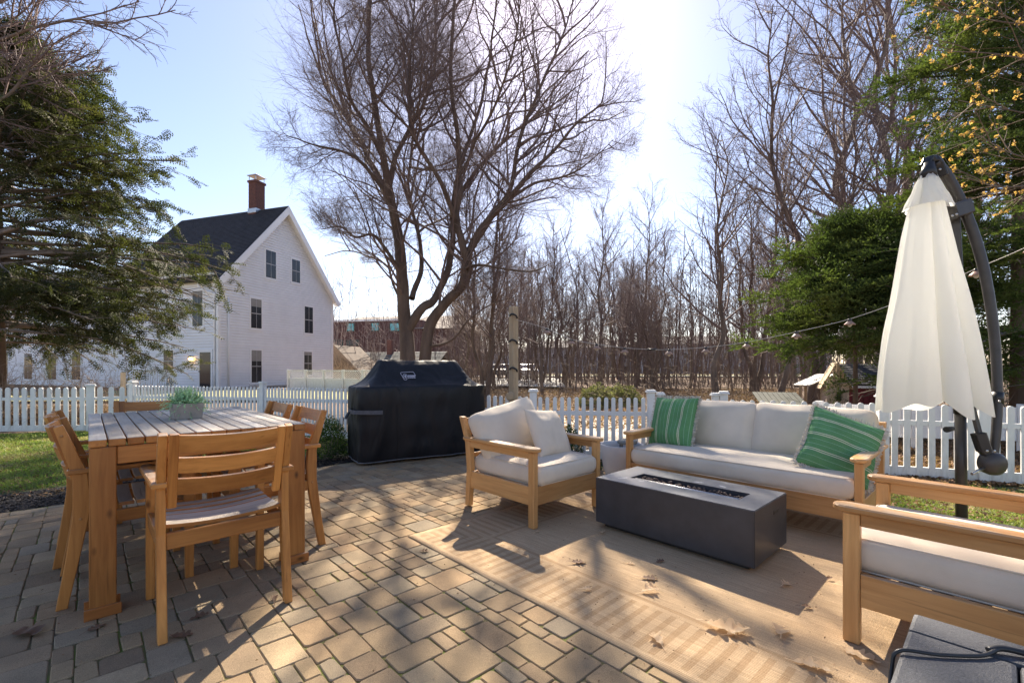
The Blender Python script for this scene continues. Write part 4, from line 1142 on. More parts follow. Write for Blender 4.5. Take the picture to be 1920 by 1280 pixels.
# ------------------------------------------------------------------ the big bare maple
def sky_pt(px, py, d): return list(bearing(px, d, height(py, d)))
DM = 15.0
limbs = [  # (px, py, depth) along each main limb; start radius, end radius
    ([(768, 764, 15), (766, 700, 15), (763, 640, 15), (758, 590, 15), (754, 520, 14.9), (748, 450, 14.8), (738, 400, 14.7), (728, 345, 14.6), (716, 280, 14.4), (700, 180, 14.2), (690, 90, 14), (697, -30, 13.8), (705, -130, 13.6)], .30, .035, .12),
    ([(797, 764, 15.4), (796, 700, 15.4), (800, 640, 15.3), (812, 600, 15.2), (838, 566, 15.0), (862, 540, 14.8), (880, 500, 14.6), (868, 460, 14.4), (856, 410, 14.3), (862, 330, 14.2), (858, 250, 14.1), (846, 150, 14), (850, 40, 13.8), (856, -90, 13.6)], .25, .035, .10),
    ([(764, 620, 15.0), (790, 578, 14.9), (815, 560, 15.2), (842, 500, 15.6), (850, 440, 15.9), (850, 380, 16.2), (866, 300, 16.5), (900, 200, 16.8), (920, 90, 17), (935, -60, 17.2)], .17, .03, 0),
    ([(868, 530, 14.8), (878, 480, 14.6), (900, 430, 14.2), (948, 378, 13.8), (985, 335, 13.4), (1030, 290, 13.1), (1085, 230, 12.9), (1130, 190, 12.8)], .15, .018, 0),
    ([(880, 470, 14.5), (925, 400, 14.6), (958, 350, 14.6), (975, 260, 14.6), (1010, 170, 14.7), (1050, 80, 14.8), (1075, 0, 14.9)], .12, .02, 0),
    ([(740, 400, 14.7), (712, 340, 15.2), (680, 275, 15.7), (650, 220, 16.2), (610, 160, 16.6), (580, 80, 16.9), (560, 10, 17.1)], .12, .018, 0),
    ([(748, 450, 14.8), (735, 385, 14.2), (700, 330, 13.6), (655, 290, 13.1), (600, 275, 12.7), (560, 262, 12.5)], .10, .014, 0),
    ([(753, 520, 14.9), (725, 470, 14.4), (700, 440, 13.9), (670, 445, 13.5), (640, 425, 13.2), (600, 430, 13.0)], .075, .012, 0),
    ([(728, 350, 14.6), (745, 290, 14.9), (770, 240, 15.2), (800, 180, 15.6), (818, 100, 15.9), (815, 10, 16.1), (820, -80, 16.3)], .10, .02, 0),
    ([(856, 420, 14.3), (830, 350, 13.6), (800, 300, 13.1), (775, 250, 12.7), (765, 170, 12.4), (772, 80, 12.2), (780, -40, 12.1)], .085, .018, 0),
    ([(756, 580, 15.0), (740, 540, 15.6), (726, 500, 16.2), (690, 480, 16.8), (650, 470, 17.2), (610, 480, 17.5)], .06, .012, 0),
    ([(850, 390, 16.1), (885, 330, 16.8), (940, 270, 17.4), (1000, 220, 18.0), (1060, 180, 18.3), (1110, 140, 18.6)], .085, .016, 0),
    ([(866, 505, 14.7), (900, 497, 13.9), (950, 505, 13.2), (1000, 508, 12.7), (1040, 490, 12.4)], .06, .010, 0),
    ([(800, 650, 15.3), (845, 640, 14.9), (880, 600, 14.4), (920, 570, 13.9), (975, 555, 13.5)], .05, .010, 0),
    ([(772, 560, 15.0), (790, 490, 15.8), (780, 420, 16.4), (765, 350, 16.9), (775, 250, 17.3), (760, 140, 17.6), (740, 30, 17.8)], .10, .02, 0),
    ([(716, 290, 14.4), (690, 240, 13.8), (655, 180, 13.2), (640, 110, 12.8), (625, 30, 12.5), (640, -60, 12.2)], .08, .014, 0),
    ([(948, 378, 13.8), (1000, 345, 14.0), (1060, 330, 14.2), (1110, 300, 14.4), (1150, 262, 14.5)], .06, .010, 0),
    ([(862, 330, 14.2), (890, 270, 13.4), (930, 190, 12.7), (960, 100, 12.2), (975, 10, 11.9), (980, -60, 11.7)], .055, .012, 0),
]
base_m = bearing(770, 15, 0)
mt = thing('maple_tree', 'huge bare multi-stemmed maple with a purplish crown between the white house and the woods', 'tree', tuple(base_m))
mo = np.array(list(base_m))
rm = np.random.default_rng(21)
parts = []; LP, LL = [], []
for q, (pts, r0_, r1_, fl) in enumerate(limbs):
    P, rad = limb_tube([sky_pt(*p) for p in pts], r0_, r1_, 10, None, q, fl)
    parts.append(limb_vf(P, rad, 10 if r0_ > .1 else 7))
    s = np.linspace(0, len(P)-1, 17); i0 = np.minimum(s.astype(int), len(P)-2)
    Q = P[i0]+(P[i0+1]-P[i0])*(s-i0)[:, None]
    LP.append(Q); LL.append(np.linalg.norm(np.diff(Q, axis=0), axis=1).sum())
V, F_ = join_vf(parts)
link('trunk', mesh_np('trunk', V-mo, F_, True), mt, bark)
LP = np.array(LP); LL = np.array(LL)
cc = np.array(list(bearing(838, 15, height(255, 15)))); 
fw = np.array([math.sin(YAW), math.cos(YAW), 0]); rt = np.array([math.cos(YAW), -math.sin(YAW), 0])
def project_np(p):
    d = p@fw; l = p@rt; return 960+853*l/d, 690+(EYE-p[:, 2])*853/d
def in_crown(p, grow_=1.0):
    q = p-cc; a = q@rt; b_ = q@fw; c = q[:, 2]
    ra = np.where(c > 0, 6.5, 6.5-.10*c*c*.9)
    rz = np.where(c > 0, 9.5, 5.8)
    return (a/np.maximum(ra, .5))**2+(b_/4.8)**2+(c/rz)**2 < grow_
def cut(S, Dr, Ln):
    """shorten what would leave the crown"""
    Ln = Ln.copy(); L0_ = Ln.copy()
    for _ in range(4):
        bad = ~in_crown(S+Dr*Ln[:, None]); Ln[bad] *= .62
    k = (Ln > .05) & (Ln > .3*L0_)
    return S[k], Dr[k], Ln[k]
kp_ = np.repeat(np.clip(LL/7, .55, 1), 24)
S, Dr, Ln, t = spawn(LP, np.minimum(LL, 9), 24, .26, 1.0, .78, .44, rm, .40, .12)
kk_ = rm.uniform(0, 1, len(S)) < kp_; S, Dr, Ln = S[kk_], Dr[kk_], Ln[kk_]
S, Dr, Ln = cut(S, Dr, Ln); r1a = np.clip(Ln*.0135, .010, .05)
P1 = grow(S, Dr, Ln, 7, .13, (0, 0, .05), rm); v1 = tubes(P1, r1a, r1a*.35, 5)
S, Dr, Ln2, t = spawn(P1, Ln, 11, .12, 1.0, .72, .66, rm, .35, .08)
S, Dr, Ln2 = cut(S, Dr, Ln2); r2a = np.clip(Ln2*.007, .004, .013)
P2 = grow(S, Dr, Ln2, 5, .16, (0, 0, .05), rm); v2 = tubes(P2, r2a, r2a*.5, 4)
S, Dr, Ln3, t = spawn(P2, Ln2, 7, .10, 1.0, .68, .72, rm, .25, .06)
S, Dr, Ln3 = cut(S, Dr, Ln3)
q_ = project_np(S); thin = (q_[0] > 880) & (q_[0] < 1120) & (q_[1] < 290) & (rm.uniform(0, 1, len(S)) < .72); S, Dr, Ln3 = S[~thin], Dr[~thin], Ln3[~thin]; r3a = np.full(len(Ln3), .0025)
P3 = grow(S, Dr, Ln3, 2, .2, (0, 0, .06), rm); v3 = tubes(P3, r3a, r3a*.6, 3)
S, Dr, Ln4, t = spawn(P3, Ln3, 4, .2, 1.0, .6, .75, rm, .2, .05)
k = (Ln4 > .06) & (rm.uniform(0, 1, len(Ln4)) < .9)
P4 = grow(S[k], Dr[k], Ln4[k]*1.0, 1, .1, (0, 0, .03), rm); r4a = np.full(len(P4), .0016); v4 = cones(P4, r4a*1.25)
print('maple', [len(x) for x in (P1, P2, P3, P4)])
V, F_ = join_vf([v1, v2, v3])
link('crown', mixed_mesh('crown', (V-mo, F_), (v4[0]-mo, v4[1])), mt, twig_mat)

# ------------------------------------------------------------------ woodland trees, six kinds
def bare_tree_meshes(seed, H, r0_, lean, stems, first, spread, dens=1.0, fine=True):
    r = np.random.default_rng(seed); parts = []; Ps, Ls = [], []
    for s in range(stems):
        a = r.uniform(0, 6.28); ln = lean+(.10*(stems > 1))*r.uniform(.7, 1.5)
        h = H*(1 if s == 0 else r.uniform(.7, .95)); pts = []
        x0, y0 = (.12*math.cos(a)*(s > 0), .12*math.sin(a)*(s > 0)); n = 8
        dx, dy = math.cos(a)*ln, math.sin(a)*ln
        for i in range(n+1):
            t = i/n
            pts.append((x0+dx*h*t*(1-.35*t)+r.normal(0, .012*h)*(t > 0), y0+dy*h*t*(1-.35*t)+r.normal(0, .012*h)*(t > 0), h*t-.1))
        P, rad = limb_tube(pts, r0_*(1 if s == 0 else .75), .015, 8, 32, seed+s, r0_*.35)
        parts.append(limb_vf(P, rad, 8)); Q = P[::2][:17]; Ps.append(Q); Ls.append(h)
    TV = join_vf(parts); LP = np.array(Ps); LL = np.array(Ls)
    c = []
    S, Dr, Ln, t = spawn(LP, LL*spread*1.35, int(30*dens), first, .98, .85, 1.0, r, .62, .16)
    ra = np.clip(Ln*.013, .010, .07); P1 = grow(S, Dr, Ln, 6, .12, (0, 0, .08), r); c.append(tubes(P1, ra, ra*.3, 4))
    S, Dr, Ln2, t = spawn(P1, Ln, 8, .15, 1, .72, .5, r, .4, .08)
    ra = np.clip(Ln2*.010, .0055, .03); P2 = grow(S, Dr, Ln2, 4, .15, (0, 0, .06), r); c.append(tubes(P2, ra, ra*.5, 3))
    S, Dr, Ln3, t = spawn(P2, Ln2, 6 if fine else 3, .15, 1, .68, .6, r, .3, .06)
    ra = np.full(len(Ln3), .0042); P3 = grow(S, Dr, Ln3, 2, .2, (0, 0, .05), r); c.append(tubes(P3, ra, ra*.5, 3))
    if fine:
        S, Dr, Ln4, t = spawn(P3, Ln3, 2, .3, 1, .6, .75, r, .2, .05)
        ra = np.full(len(Ln4), .0034); P4 = grow(S, Dr, Ln4, 1, .1, (0, 0, .03), r); t4 = cones(P4, ra*1.2)
    CV = join_vf(c)
    a = mesh_np('trunk', *TV, True); b_ = mixed_mesh('crown', CV, t4)
    a.materials.append(bark_grey if seed % 2 else bark); b_.materials.append(twig_mat)
    return a, b_
kinds = [bare_tree_meshes(31, 12.5, .15, .02, 1, .30, .26), bare_tree_meshes(32, 13.5, .17, .04, 2, .30, .26), bare_tree_meshes(33, 11, .11, .05, 1, .35, .24, .8),
         bare_tree_meshes(34, 12, .13, .03, 3, .22, .24, .9), bare_tree_meshes(35, 14, .19, .06, 1, .26, .32), bare_tree_meshes(36, 9, .08, .03, 2, .25, .24, .55)]
def put_tree(kind, px, d, scale, rot, label, group=None, name='bare_tree', lean=None):
    root = thing(name, label, 'tree', tuple(bearing(px, d, -.03)), rot, group)
    root.scale = (scale*.95, scale*.95, scale)
    if lean: root.rotation_euler = (lean[0], lean[1], rot)
    link('trunk', kinds[kind][0], root); link('crown', kinds[kind][1], root)
    return root
# the tall trees one can pick out, left to right
put_tree(3, 912, 17, .86, .4, 'low forking bare tree just right of the covered grill, its stems spreading from the fence')
put_tree(0, 1128, 30, .95, 1.2, 'slim straight bare tree in the woods above the pale armchair')
put_tree(1, 1195, 30, .88, 3.4, 'twin-stemmed bare tree behind the fence above the round pot')
put_tree(4, 1343, 17, .70, 2.4, 'crooked bare tree with one thick trunk standing right behind the fence gate')
put_tree(1, 1522, 14.5, .98, .9, 'tall twin-trunked bare tree rising over the left spruce')
put_tree(4, 1585, 16, 1.15, 4.4, 'tallest bare tree with a long arching limb reaching left over the woods')
put_tree(0, 1640, 15, 1.28, 5.0, 'tall straight bare tree above the umbrella, partly hidden by spruce')
put_tree(2, 1460, 18, 1.06, 1.9, 'slender leaning bare tree between the gate and the left spruce')
put_tree(4, 1700, 18, 1.30, .3, 'large bare tree behind the two spruces, top cut off by the frame')
put_tree(3, 1415, 21, .98, 5.4, 'clump-stemmed bare tree in the woods above the sofa')
put_tree(1, 1800, 17, 1.15, 2.6, 'bare tree behind the right spruce, its crown showing above it')
rw = random.Random(77); used = set()
for i in range(74):
    d = rw.uniform(19, 48); px = rw.uniform(855, 1660)
    if px > 1480 and d < 22: d += 8
    k = rw.choice((0, 1, 2, 2, 3, 5, 5, 0))
    sc = rw.uniform(.6, .93)*(d/34)**.8
    if px < 1330 and px > 1170: sc *= .85
    adj = {0: 'straight single-stemmed', 1: 'twin-stemmed', 2: 'thin leaning', 3: 'many-stemmed', 5: 'small forked'}
    zone = [z for lim_, z in ((930, 'right of the grill cover'), (1000, 'around the raw wooden pole'), (1080, 'above the armchair cushions'), (1180, 'above the olive shrubs'), (1240, 'above the round pot'),
            (1350, 'above the picket gate'), (1450, 'above the sofa back'), (1560, 'left of the small spruce'), (9999, 'behind the small spruce')) if px < lim_][0]
    row = 'front' if d < 27 else 'middle' if d < 38 else 'back'
    for k, pos_ in [(k, '')]+[(q, '') for q in (0, 2, 5, 3, 1)]+[(q, w) for w in ('lighter ', 'outer ') for q in (0, 2, 5, 3)]:
        lab = '%s%s bare tree in the %s woods, %s' % ('smaller ' if pos_ == 'lighter ' else 'taller ' if pos_ else '', adj[k], row, zone)
        if lab not in used: break
    if pos_: sc *= .86 if pos_ == 'lighter ' else 1.12
    used.add(lab)
    put_tree(k, px, d, sc, rw.uniform(0, 6.28), lab, 'bare trees massed in the woods beyond the fence')
for px, d, sc, lab in ((700, 30, .40, 'small bare tree before the brick building, beside the small grey roof'), (850, 27, .50, 'small bare tree showing right of the maple trunks before the brown roof')):
    put_tree(5, px, d, sc, px*.1, lab)

# thickets: far mass of stems, low brush, brambles
def thicket(name, n, pxr, dr, hr, seed, mat, wob=.16, rad=(.004, .009), seg=5, kids=4, lean=.35, z0=-.05, ratio=.45):
    r = np.random.default_rng(seed)
    px = r.uniform(*pxr, n); d = r.uniform(*dr, n)
    l = (px-960)/853*d
    S = np.stack([d*math.sin(YAW)+l*math.cos(YAW), d*math.cos(YAW)-l*math.sin(YAW), np.full(n, z0)], 1)
    Dr = unit(r.normal(0, lean, (n, 3))+np.array([0, 0, 1.]))
    Ln = r.uniform(*hr, n); P = grow(S, Dr, Ln, seg, wob, (0, 0, 0), r)
    ra = r.uniform(*rad, n); out_ = [tubes(P, ra, ra*.4, 3)]
    if kids:
        S, Dr, L2, t = spawn(P, Ln, kids, .2, 1, .7, ratio, r, .3, .05); rb = np.repeat(ra, kids)*.55
        P2 = grow(S, Dr, L2, 3, wob*1.2, (0, 0, 0), r); out_.append(tubes(P2, rb, rb*.4, 3))
        S, Dr, L3, t = spawn(P2, L2, 3, .2, 1, .7, .5, r, .3, .05); rc = np.repeat(rb, 3)*.7
        out_.append(tubes(grow(S, Dr, L3, 2, wob, (0, 0, 0), r), rc, rc*.5, 3))
    V, F_ = join_vf(out_)
    return tag(link(name, mesh_np(name, V, F_), None, mat), kind='stuff')
thicket('far_woods', 850, (620, 2100), (38, 78), (5, 12.0), 5, twig_mat, .06, (.02, .05), 4, 3, .08, ratio=.28)
thicket('far_woods', 200, (-900, 640), (55, 80), (5, 9), 6, twig_mat, .06, (.02, .06), 5, 5, .08, ratio=.28)
thicket('slim_trunks', 300, (850, 1720), (22, 46), (4.5, 9.5), 17, twig_mat, .05, (.02, .05), 5, 4, .07, ratio=.25)
thicket('undergrowth', 560, (850, 1580), (11, 30), (.5, 1.7), 7, twig_warm, .2, (.004, .008))
thicket('undergrowth', 500, (840, 1700), (18, 40), (1.0, 4.2), 8, twig_warm, .12, (.006, .016), 5, 4, .2)
thicket('undergrowth', 300, (1690, 2200), (8, 16), (.5, 2.0), 9, twig_warm, .2, (.004, .009))
thicket('brambles', 320, (-220, 235), (8.6, 12.5), (.7, 2.0), 10, bramble_mat, .32, (.004, .008), 7, 4, .8)
thicket('brushwood', 90, (640, 900), (26, 36), (.8, 2.4), 13, bramble_mat, .2, (.006, .014), 5, 4, .4)
thicket('brushwood', 25, (622, 760), (17, 19), (.5, 1.6), 14, bramble_mat, .3, (.004, .01), 5, 4, .6)
def litter(name, n, pxr, dr, size, seed, z=0.0, mat=litter_leaf_mat):
    r = np.random.default_rng(seed); px = r.uniform(*pxr, n); d = r.uniform(*dr, n); l = (px-960)/853*d
    c = np.stack([d*math.sin(YAW)+l*math.cos(YAW), d*math.cos(YAW)-l*math.sin(YAW), z+r.uniform(0, size, n)], 1)
    a = unit(r.normal(0, 1, (n, 3))); b_ = unit(np.cross(a, r.normal(0, 1, (n, 3)))); a[:, 2] *= .5; b_[:, 2] *= .5
    s = r.uniform(.5, 1.2, (n, 1))*size; up3 = np.array([0, 0, .35*size])
    V = np.stack([c-a*s, c-b_*s*.55+up3, c+a*s, c+b_*s*.55+up3], 1)
    return tag(link(name, mesh_np(name, V.reshape(-1, 3), np.arange(n*4).reshape(-1, 4)), None, mat), kind='stuff')
litter('leaf_litter', 26000, (1430, 2000), (4.3, 8.5), .035, 1, -.02)
litter('leaf_litter', 26000, (840, 1500), (8, 24), .05, 2, .0)
litter('leaf_litter', 7000, (-250, 260), (8.4, 13), .045, 3, .0)
litter('leaf_litter', 2600, (-60, 260), (3.9, 7.4), .016, 4, -.005)
litter('patio_debris', 260, (1000, 1720), (1.6, 3.3), .006, 8, .012)
litter('patio_debris', 500, (0, 1300), (1.5, 4.8), .006, 9, .001)
litter('leaf_litter', 900, (1640, 1960), (3.2, 4.4), .02, 5, 0)

# ------------------------------------------------------------------ conifers
def instance_many(T_, F_, pos, dirs, upv, scale):
    """T_ (v,3) template along +X; dirs unit; returns V,F"""
    x = unit(dirs); y = unit(np.cross(upv, x)); z = np.cross(x, y)
    M = np.stack([x, y, z], 1)
    V = pos[:, None]+np.einsum('vk,nkc->nvc', T_, M)*scale[:, None, None]
    n = len(pos); F2 = (F_[None]+(np.arange(n)*len(T_))[:, None, None]).reshape(-1, F_.shape[1])
    return V.reshape(-1, 3), F2
def spray_template(kind, seed):
    r = np.random.default_rng(seed); V = []
    if kind == 'hemlock':       # flat drooping fan with side twigs set with short flat needles
        def needles(p0, d, L_, n):
            d = d/np.linalg.norm(d); s = np.array([-d[1], d[0], 0])
            for i in range(n):
                for sg in (-1, 1):
                    c = p0+d*L_*(i+.5)/n; q = (d*.45+s*sg*.9+np.array([0, 0, r.normal(0, .25)])); l = .085*r.uniform(.7, 1.2)
                    w = .032
                    V.append([c-d*w*1.5, c+d*w*1.5, c+q*l*1.15])
        needles(np.zeros(3), np.array([1., 0, -.12]), 1.0, 7)
        for i in range(4):
            for sg in (-1, 1):
                t = .12+.2*i; needles(np.array([t, 0, -.1*t*t]), np.array([.72, sg*.62, -.12]), .48*(1-t*.6), 2)
    else:                       # spruce shoot: bristle of needles round the twig, with two side shoots
        def bristle(p0, d, L_, n):
            d = d/np.linalg.norm(d); a_ = np.cross(d, [0, .1, 1.]); a_ /= np.linalg.norm(a_); b_ = np.cross(d, a_)
            for i in range(n):
                t = (i+.5)/n; an = i*2.4; o = a_*math.cos(an)+b_*math.sin(an)
                if o[2] < -.4: o = -o*.8
                c = p0+d*L_*t; q = d*.55+o*.8; l = .15*(1-.35*t); w = np.cross(d, o)*.022
                V.append([c-w*2.0, c+w*2.0, c+q*l])
        bristle(np.zeros(3), np.array([1., 0, 0]), 1.0, 11)
        for sg in (-1, 1):
            bristle(np.array([.25, 0, 0]), np.array([.75, sg*.6, .05]), .55, 5)
            bristle(np.array([.55, 0, 0]), np.array([.75, sg*.6, .05]), .38, 3)
    V = np.array(V); return V.reshape(-1, 3), np.arange(len(V)*3).reshape(-1, 3)
def conifer(name, label, base, H, rad_fn, z_lo, n_whorl, kind, seed, spray, keep=None, droop=0.0, per=9, sub=9, shoots=8, trunk_r=.16, mat=None, group=None):
    r = np.random.default_rng(seed); b0 = np.array(list(base))
    root = thing(name, label, 'tree', tuple(base), 0, group)
    link('trunk', tube_mesh([(0, 0, -.1), (.02, .01, H*.5), (0, 0, H*.97)], [trunk_r, trunk_r*.6, .02], 10, bark), root)
    zz = z_lo+(H-z_lo)*(np.repeat(np.arange(n_whorl), per)+r.uniform(0, .4 if kind == 'spruce' else 1, n_whorl*per))/n_whorl
    a = r.uniform(0, 2*np.pi, len(zz)); Ln = np.array([rad_fn(z, q) for z, q in zip(zz, a)])*(r.uniform(.6, 1.2, len(zz)) if kind == 'spruce' else r.uniform(.75, 1.12, len(zz)))
    S = np.stack([0*a, 0*a, zz], 1); up_a = np.interp(zz/H, [0, .5, 1], [-.12, .1, .75])
    Dr = np.stack([np.cos(a), np.sin(a), up_a], 1)
    P1 = grow(S, Dr, Ln, 7, .05, (0, 0, -droop), r)
    if keep is not None:
        k = keep(P1[:, -1]+b0); P1 = P1[k]; Ln = Ln[k]
    ra = np.clip(Ln*.012, .008, .05); wood_parts = [tubes(P1, ra, ra*.25, 5)]
    S, Dr, L2, t = spawn(P1, Ln, sub, .18, 1.0, .85, .42, r, .5, 0, .82)
    if keep is not None:
        k = keep(S+b0); S, Dr, L2 = S[k], Dr[k], L2[k]
    P2 = grow(S, Dr, np.maximum(L2, .25), 4, .08, (0, 0, -droop*1.5), r); rb = np.clip(L2*.009, .004, .015); wood_parts.append(tubes(P2, rb, rb*.4, 3))
    Tm, Fm = spray_template(kind, seed)
    S, Dr, L3, t = spawn(P2, np.maximum(L2, .25), shoots, .0, 1.0, .6, 1, r, 0, 0, .7)
    # tips of primaries too
    tipS, tipD, _, _ = spawn(P1, Ln, 6, .5, 1.0, .4, 1, r, 0, 0, .7)
    S = np.concatenate([S, tipS, P2[:, -1]]); Dr = np.concatenate([Dr, tipD, unit(P2[:, -1]-P2[:, -2])])
    Dr[:, 2] -= droop*2.2*r.uniform(.3, 1.3, len(Dr))
    if kind == 'spruce': Dr[:, 2] += .10
    fr_ = (S+b0)@fw < b0@fw+(1.0 if kind == 'spruce' else 2.6)
    S, Dr = S[fr_], Dr[fr_]
    if keep is not None:
        k = keep(S+b0); S, Dr = S[k], Dr[k]
    upv = np.array([0, 0, 1.])+r.normal(0, .75 if kind == 'hemlock' else .3, (len(S), 3))
    V, F_ = instance_many(Tm, Fm, S, Dr, upv, r.uniform(.7, 1.2, len(S))*spray)
    print(name, 'sprays', len(S), 'faces', len(F_))
    wv = join_vf(wood_parts)
    link('boughs', mesh_np('boughs', *wv), root, bark_grey)
    link('foliage', mesh_np('foliage', V, F_), root, mat)
    return root
def lim(pts_max_px=None):
    pass
def view_keep(px0, px1, py0, py1):
    def f(p):
        d = p@fw; l = p@rt; x = 960+853*l/np.maximum(d, .1); y = 690+(EYE-p[:, 2])*853/np.maximum(d, .1)
        return (x > px0) & (x < px1) & (y > py0) & (y < py1)
    return f
def hem_r(z, a):
    return np.interp(z, [1.4, 2.2, 4.0, 6.0, 7.6, 9.0], [2.5, 4.1, 4.45, 3.6, 2.3, .3])
conifer('hemlock_tree', 'large dark green hemlock with drooping sprays hiding the left part of the white house', bearing(-10, 11.0), 8.8, hem_r, 1.7, 17, 'hemlock', 3, .34,
        view_keep(-60, 470, -60, 720), .045, 14, 12, 7, .22, hemlock_mat)
def spr1(z, a): return np.interp(z, [.6, 1.6, 3, 3.9], [1.6, 1.8, 1.3, .2])
def spr2(z, a): return np.interp(z, [.5, 2, 4, 6.6, 10], [2.3, 2.65, 2.4, 1.8, .3])
conifer('spruce_tree', 'smaller bright green spruce left of the closed umbrella', bearing(1604, 9.3), 4.05, spr1, 1.55, 7, 'spruce', 5, .36,
        None, .035, 17, 9, 6, .05, spruce_mat)
conifer('spruce_tree', 'big green spruce filling the right edge behind the closed umbrella', bearing(1912, 8.1), 10, spr2, 1.0, 14, 'spruce', 6, .36,
        view_keep(1500, 2080, -80, 760), .03, 17, 11, 7, .14, spruce_mat)

# ------------------------------------------------------------------ shrubs
def shrub(name, label, base, rx, rz, n, leaf, mat, seed, group=None, cat='shrub'):
    root = thing(name, label, cat, tuple(base), 0, group); r = np.random.default_rng(seed)
    S = np.zeros((26, 3)); Dr = unit(r.normal(0, .6, (26, 3))+np.array([0, 0, .9])); P = grow(S, Dr, np.full(26, rz*1.3), 4, .15, (0, 0, .05), r)
    link('stem', mesh_np('stem', *tubes(P, np.full(26, .006), np.full(26, .002), 4)), root, bark_grey)
    q = unit(r.normal(0, 1, (n, 3))); q[:, 2] = np.abs(q[:, 2])*1.0
    rad = r.uniform(.55, 1, n)**.5
    lump = np.array([1+.28*noise.noise(Vector((*v, ))*2.3+Vector((seed, 0, 0))) for v in q])
    c = q*np.array([rx, rx, rz*1.9])*(rad*lump)[:, None]; c[:, 2] = c[:, 2]*.95+.03
    a = unit(r.normal(0, 1, (n, 3))+q*.8); b_ = unit(np.cross(a, r.normal(0, 1, (n, 3)))); s = r.uniform(.6, 1.2, (n, 1))*leaf
    V = np.stack([c-a*s, c-b_*s*.5, c+a*s, c+b_*s*.5], 1)
    link('foliage', mesh_np('foliage', V.reshape(-1, 3), np.arange(n*4).reshape(-1, 4)), root, mat)
    return root
shrub('boxwood_shrub', 'small dark boxwood between the dining chairs and the covered grill', bearing(617, 5.55), .23, .26, 4200, .014, box_mat, 4)
shrub('boxwood_shrub', 'small boxwood showing between the armchair cushions and its far armrest', bearing(1070, 5.15), .16, .23, 2400, .013, box_mat, 6)
shrub('evergreen_shrub', 'round olive shrub behind the fence, left one above the far armrest', bearing(1120, 12.5), .50, .34, 3200, .035, olive_mat, 8)
shrub('evergreen_shrub', 'wide olive shrub behind the fence, right one above the far armrest', bearing(1165, 12.9), .62, .32, 3600, .035, olive_mat, 9)
shrub('weed_clump', 'low green weeds beside the round white pot', bearing(1117, 4.8), .07, .06, 420, .013, box_mat, 12, cat='plant')

# overhanging twig with amber dry flowers, top right, and bare boughs top left
def bough(name, label, base, lines, r0_, seed, mat, flowers=0, kids=(9, 6, 4), ratio=(.42, .45, .5), up=.05, wob=.14, fr=.02, rmul=1.0, droop=0):
    root = thing(name, label, 'tree', tuple(base)); b0 = np.array(list(base)); r = np.random.default_rng(seed); parts = []; Ps, Ls = [], []
    for q, pts in enumerate(lines):
        P, rad = limb_tube([sky_pt(*p) if len(p) == 3 else p for p in pts], r0_, r0_*.25, 7, 24, q); parts.append(limb_vf(P, rad, 7))
        Ps.append(P[::2][:12]); Ls.append(np.linalg.norm(np.diff(P, axis=0), axis=1).sum())
    tr = [tuple(base), (base[0], base[1], 2.5)]
    P = np.array(Ps); Ln = np.array(Ls)
    allp = []
    link('trunk', mesh_np('trunk', *[x if i else x-b0 for i, x in enumerate(join_vf(parts))], True), root, bark_grey)
    rr_ = r0_*.45
    for k, ra in zip(kids, ratio):
        S, Dr, L2, t = spawn(P, Ln, k, .1, 1, .65, ra, r, .35, up)
        P = grow(S, Dr, L2, 4, wob, (0, 0, -droop), r); Ln = L2; q = np.full(len(P), max(.0016, rr_)*rmul); allp.append(tubes(P, q, q*.5, 3)); rr_ *= .5
    V, F_ = join_vf(allp); link('twigs', mesh_np('twigs', V-b0, F_), root, mat)
    if flowers:
        tips = P[:, -1]; tips = tips[r.uniform(0, 1, len(tips)) < flowers]
        c = np.repeat(tips, 9, 0)+r.normal(0, fr*.45, (len(tips)*9, 3)); n = len(c)
        a = unit(r.normal(0, 1, (n, 3))); b_ = unit(np.cross(a, r.normal(0, 1, (n, 3)))); s = r.uniform(.5, 1.1, (n, 1))*fr*.75
        V = np.stack([c-a*s, c-b_*s*.6, c+a*s, c+b_*s*.6], 1)-b0
        link('flowers', mesh_np('flowers', V.reshape(-1, 3), np.arange(n*4).reshape(-1, 4)), root, amber_mat)
    return root
bough('flowering_shrub', 'twiggy branches with amber dry flowers hanging in at the top right corner', bearing(2350, 3.4),
      [[(2300, 120, 3.3), (2080, 80, 3.3), (1900, 40, 3.35), (1740, 10, 3.4)], [(2300, 200, 3.4), (2080, 150, 3.3), (1900, 110, 3.3), (1760, 90, 3.35)],
       [(2300, 300, 3.5), (2100, 260, 3.4), (1930, 210, 3.4), (1790, 190, 3.5)], [(2300, 60, 3.5), (2080, 0, 3.5), (1900, -40, 3.5), (1760, -20, 3.6)],
       [(2300, 340, 3.2), (2080, 310, 3.2), (1930, 300, 3.25), (1835, 250, 3.3)], [(2150, 380, 3.2), (1990, 350, 3.2), (1880, 352, 3.2), (1815, 330, 3.2)]], .011, 4, twig_warm, .8, (11, 6), (.30, .4), .02, .10, .017, .9)
bough('bare_tree', 'bare thin boughs reaching in from the top left corner above the hemlock', bearing(-560, 9),
      [[(-420, 330, 9), (-200, 180, 9), (-20, 70, 9), (100, -30, 9)], [(-420, 330, 9), (-150, 150, 8.6), (0, 75, 8.6), (125, 38, 8.5), (200, 45, 8.5)],
       [(-400, 330, 9.5), (-150, 110, 9.5), (0, 10, 9.5), (120, -50, 9.5)], [(-420, 300, 9.2), (-200, 200, 9.2), (-30, 160, 9.3), (70, 130, 9.3), (150, 150, 9.3)],
       [(-420, 330, 9), (-200, 260, 8.8), (0, 190, 8.8), (60, 110, 8.8), (95, 60, 8.8)]], .045, 5, twig_mat, 0, (13, 8, 5), (.24, .5, .6), .03, .12, rmul=1.0)
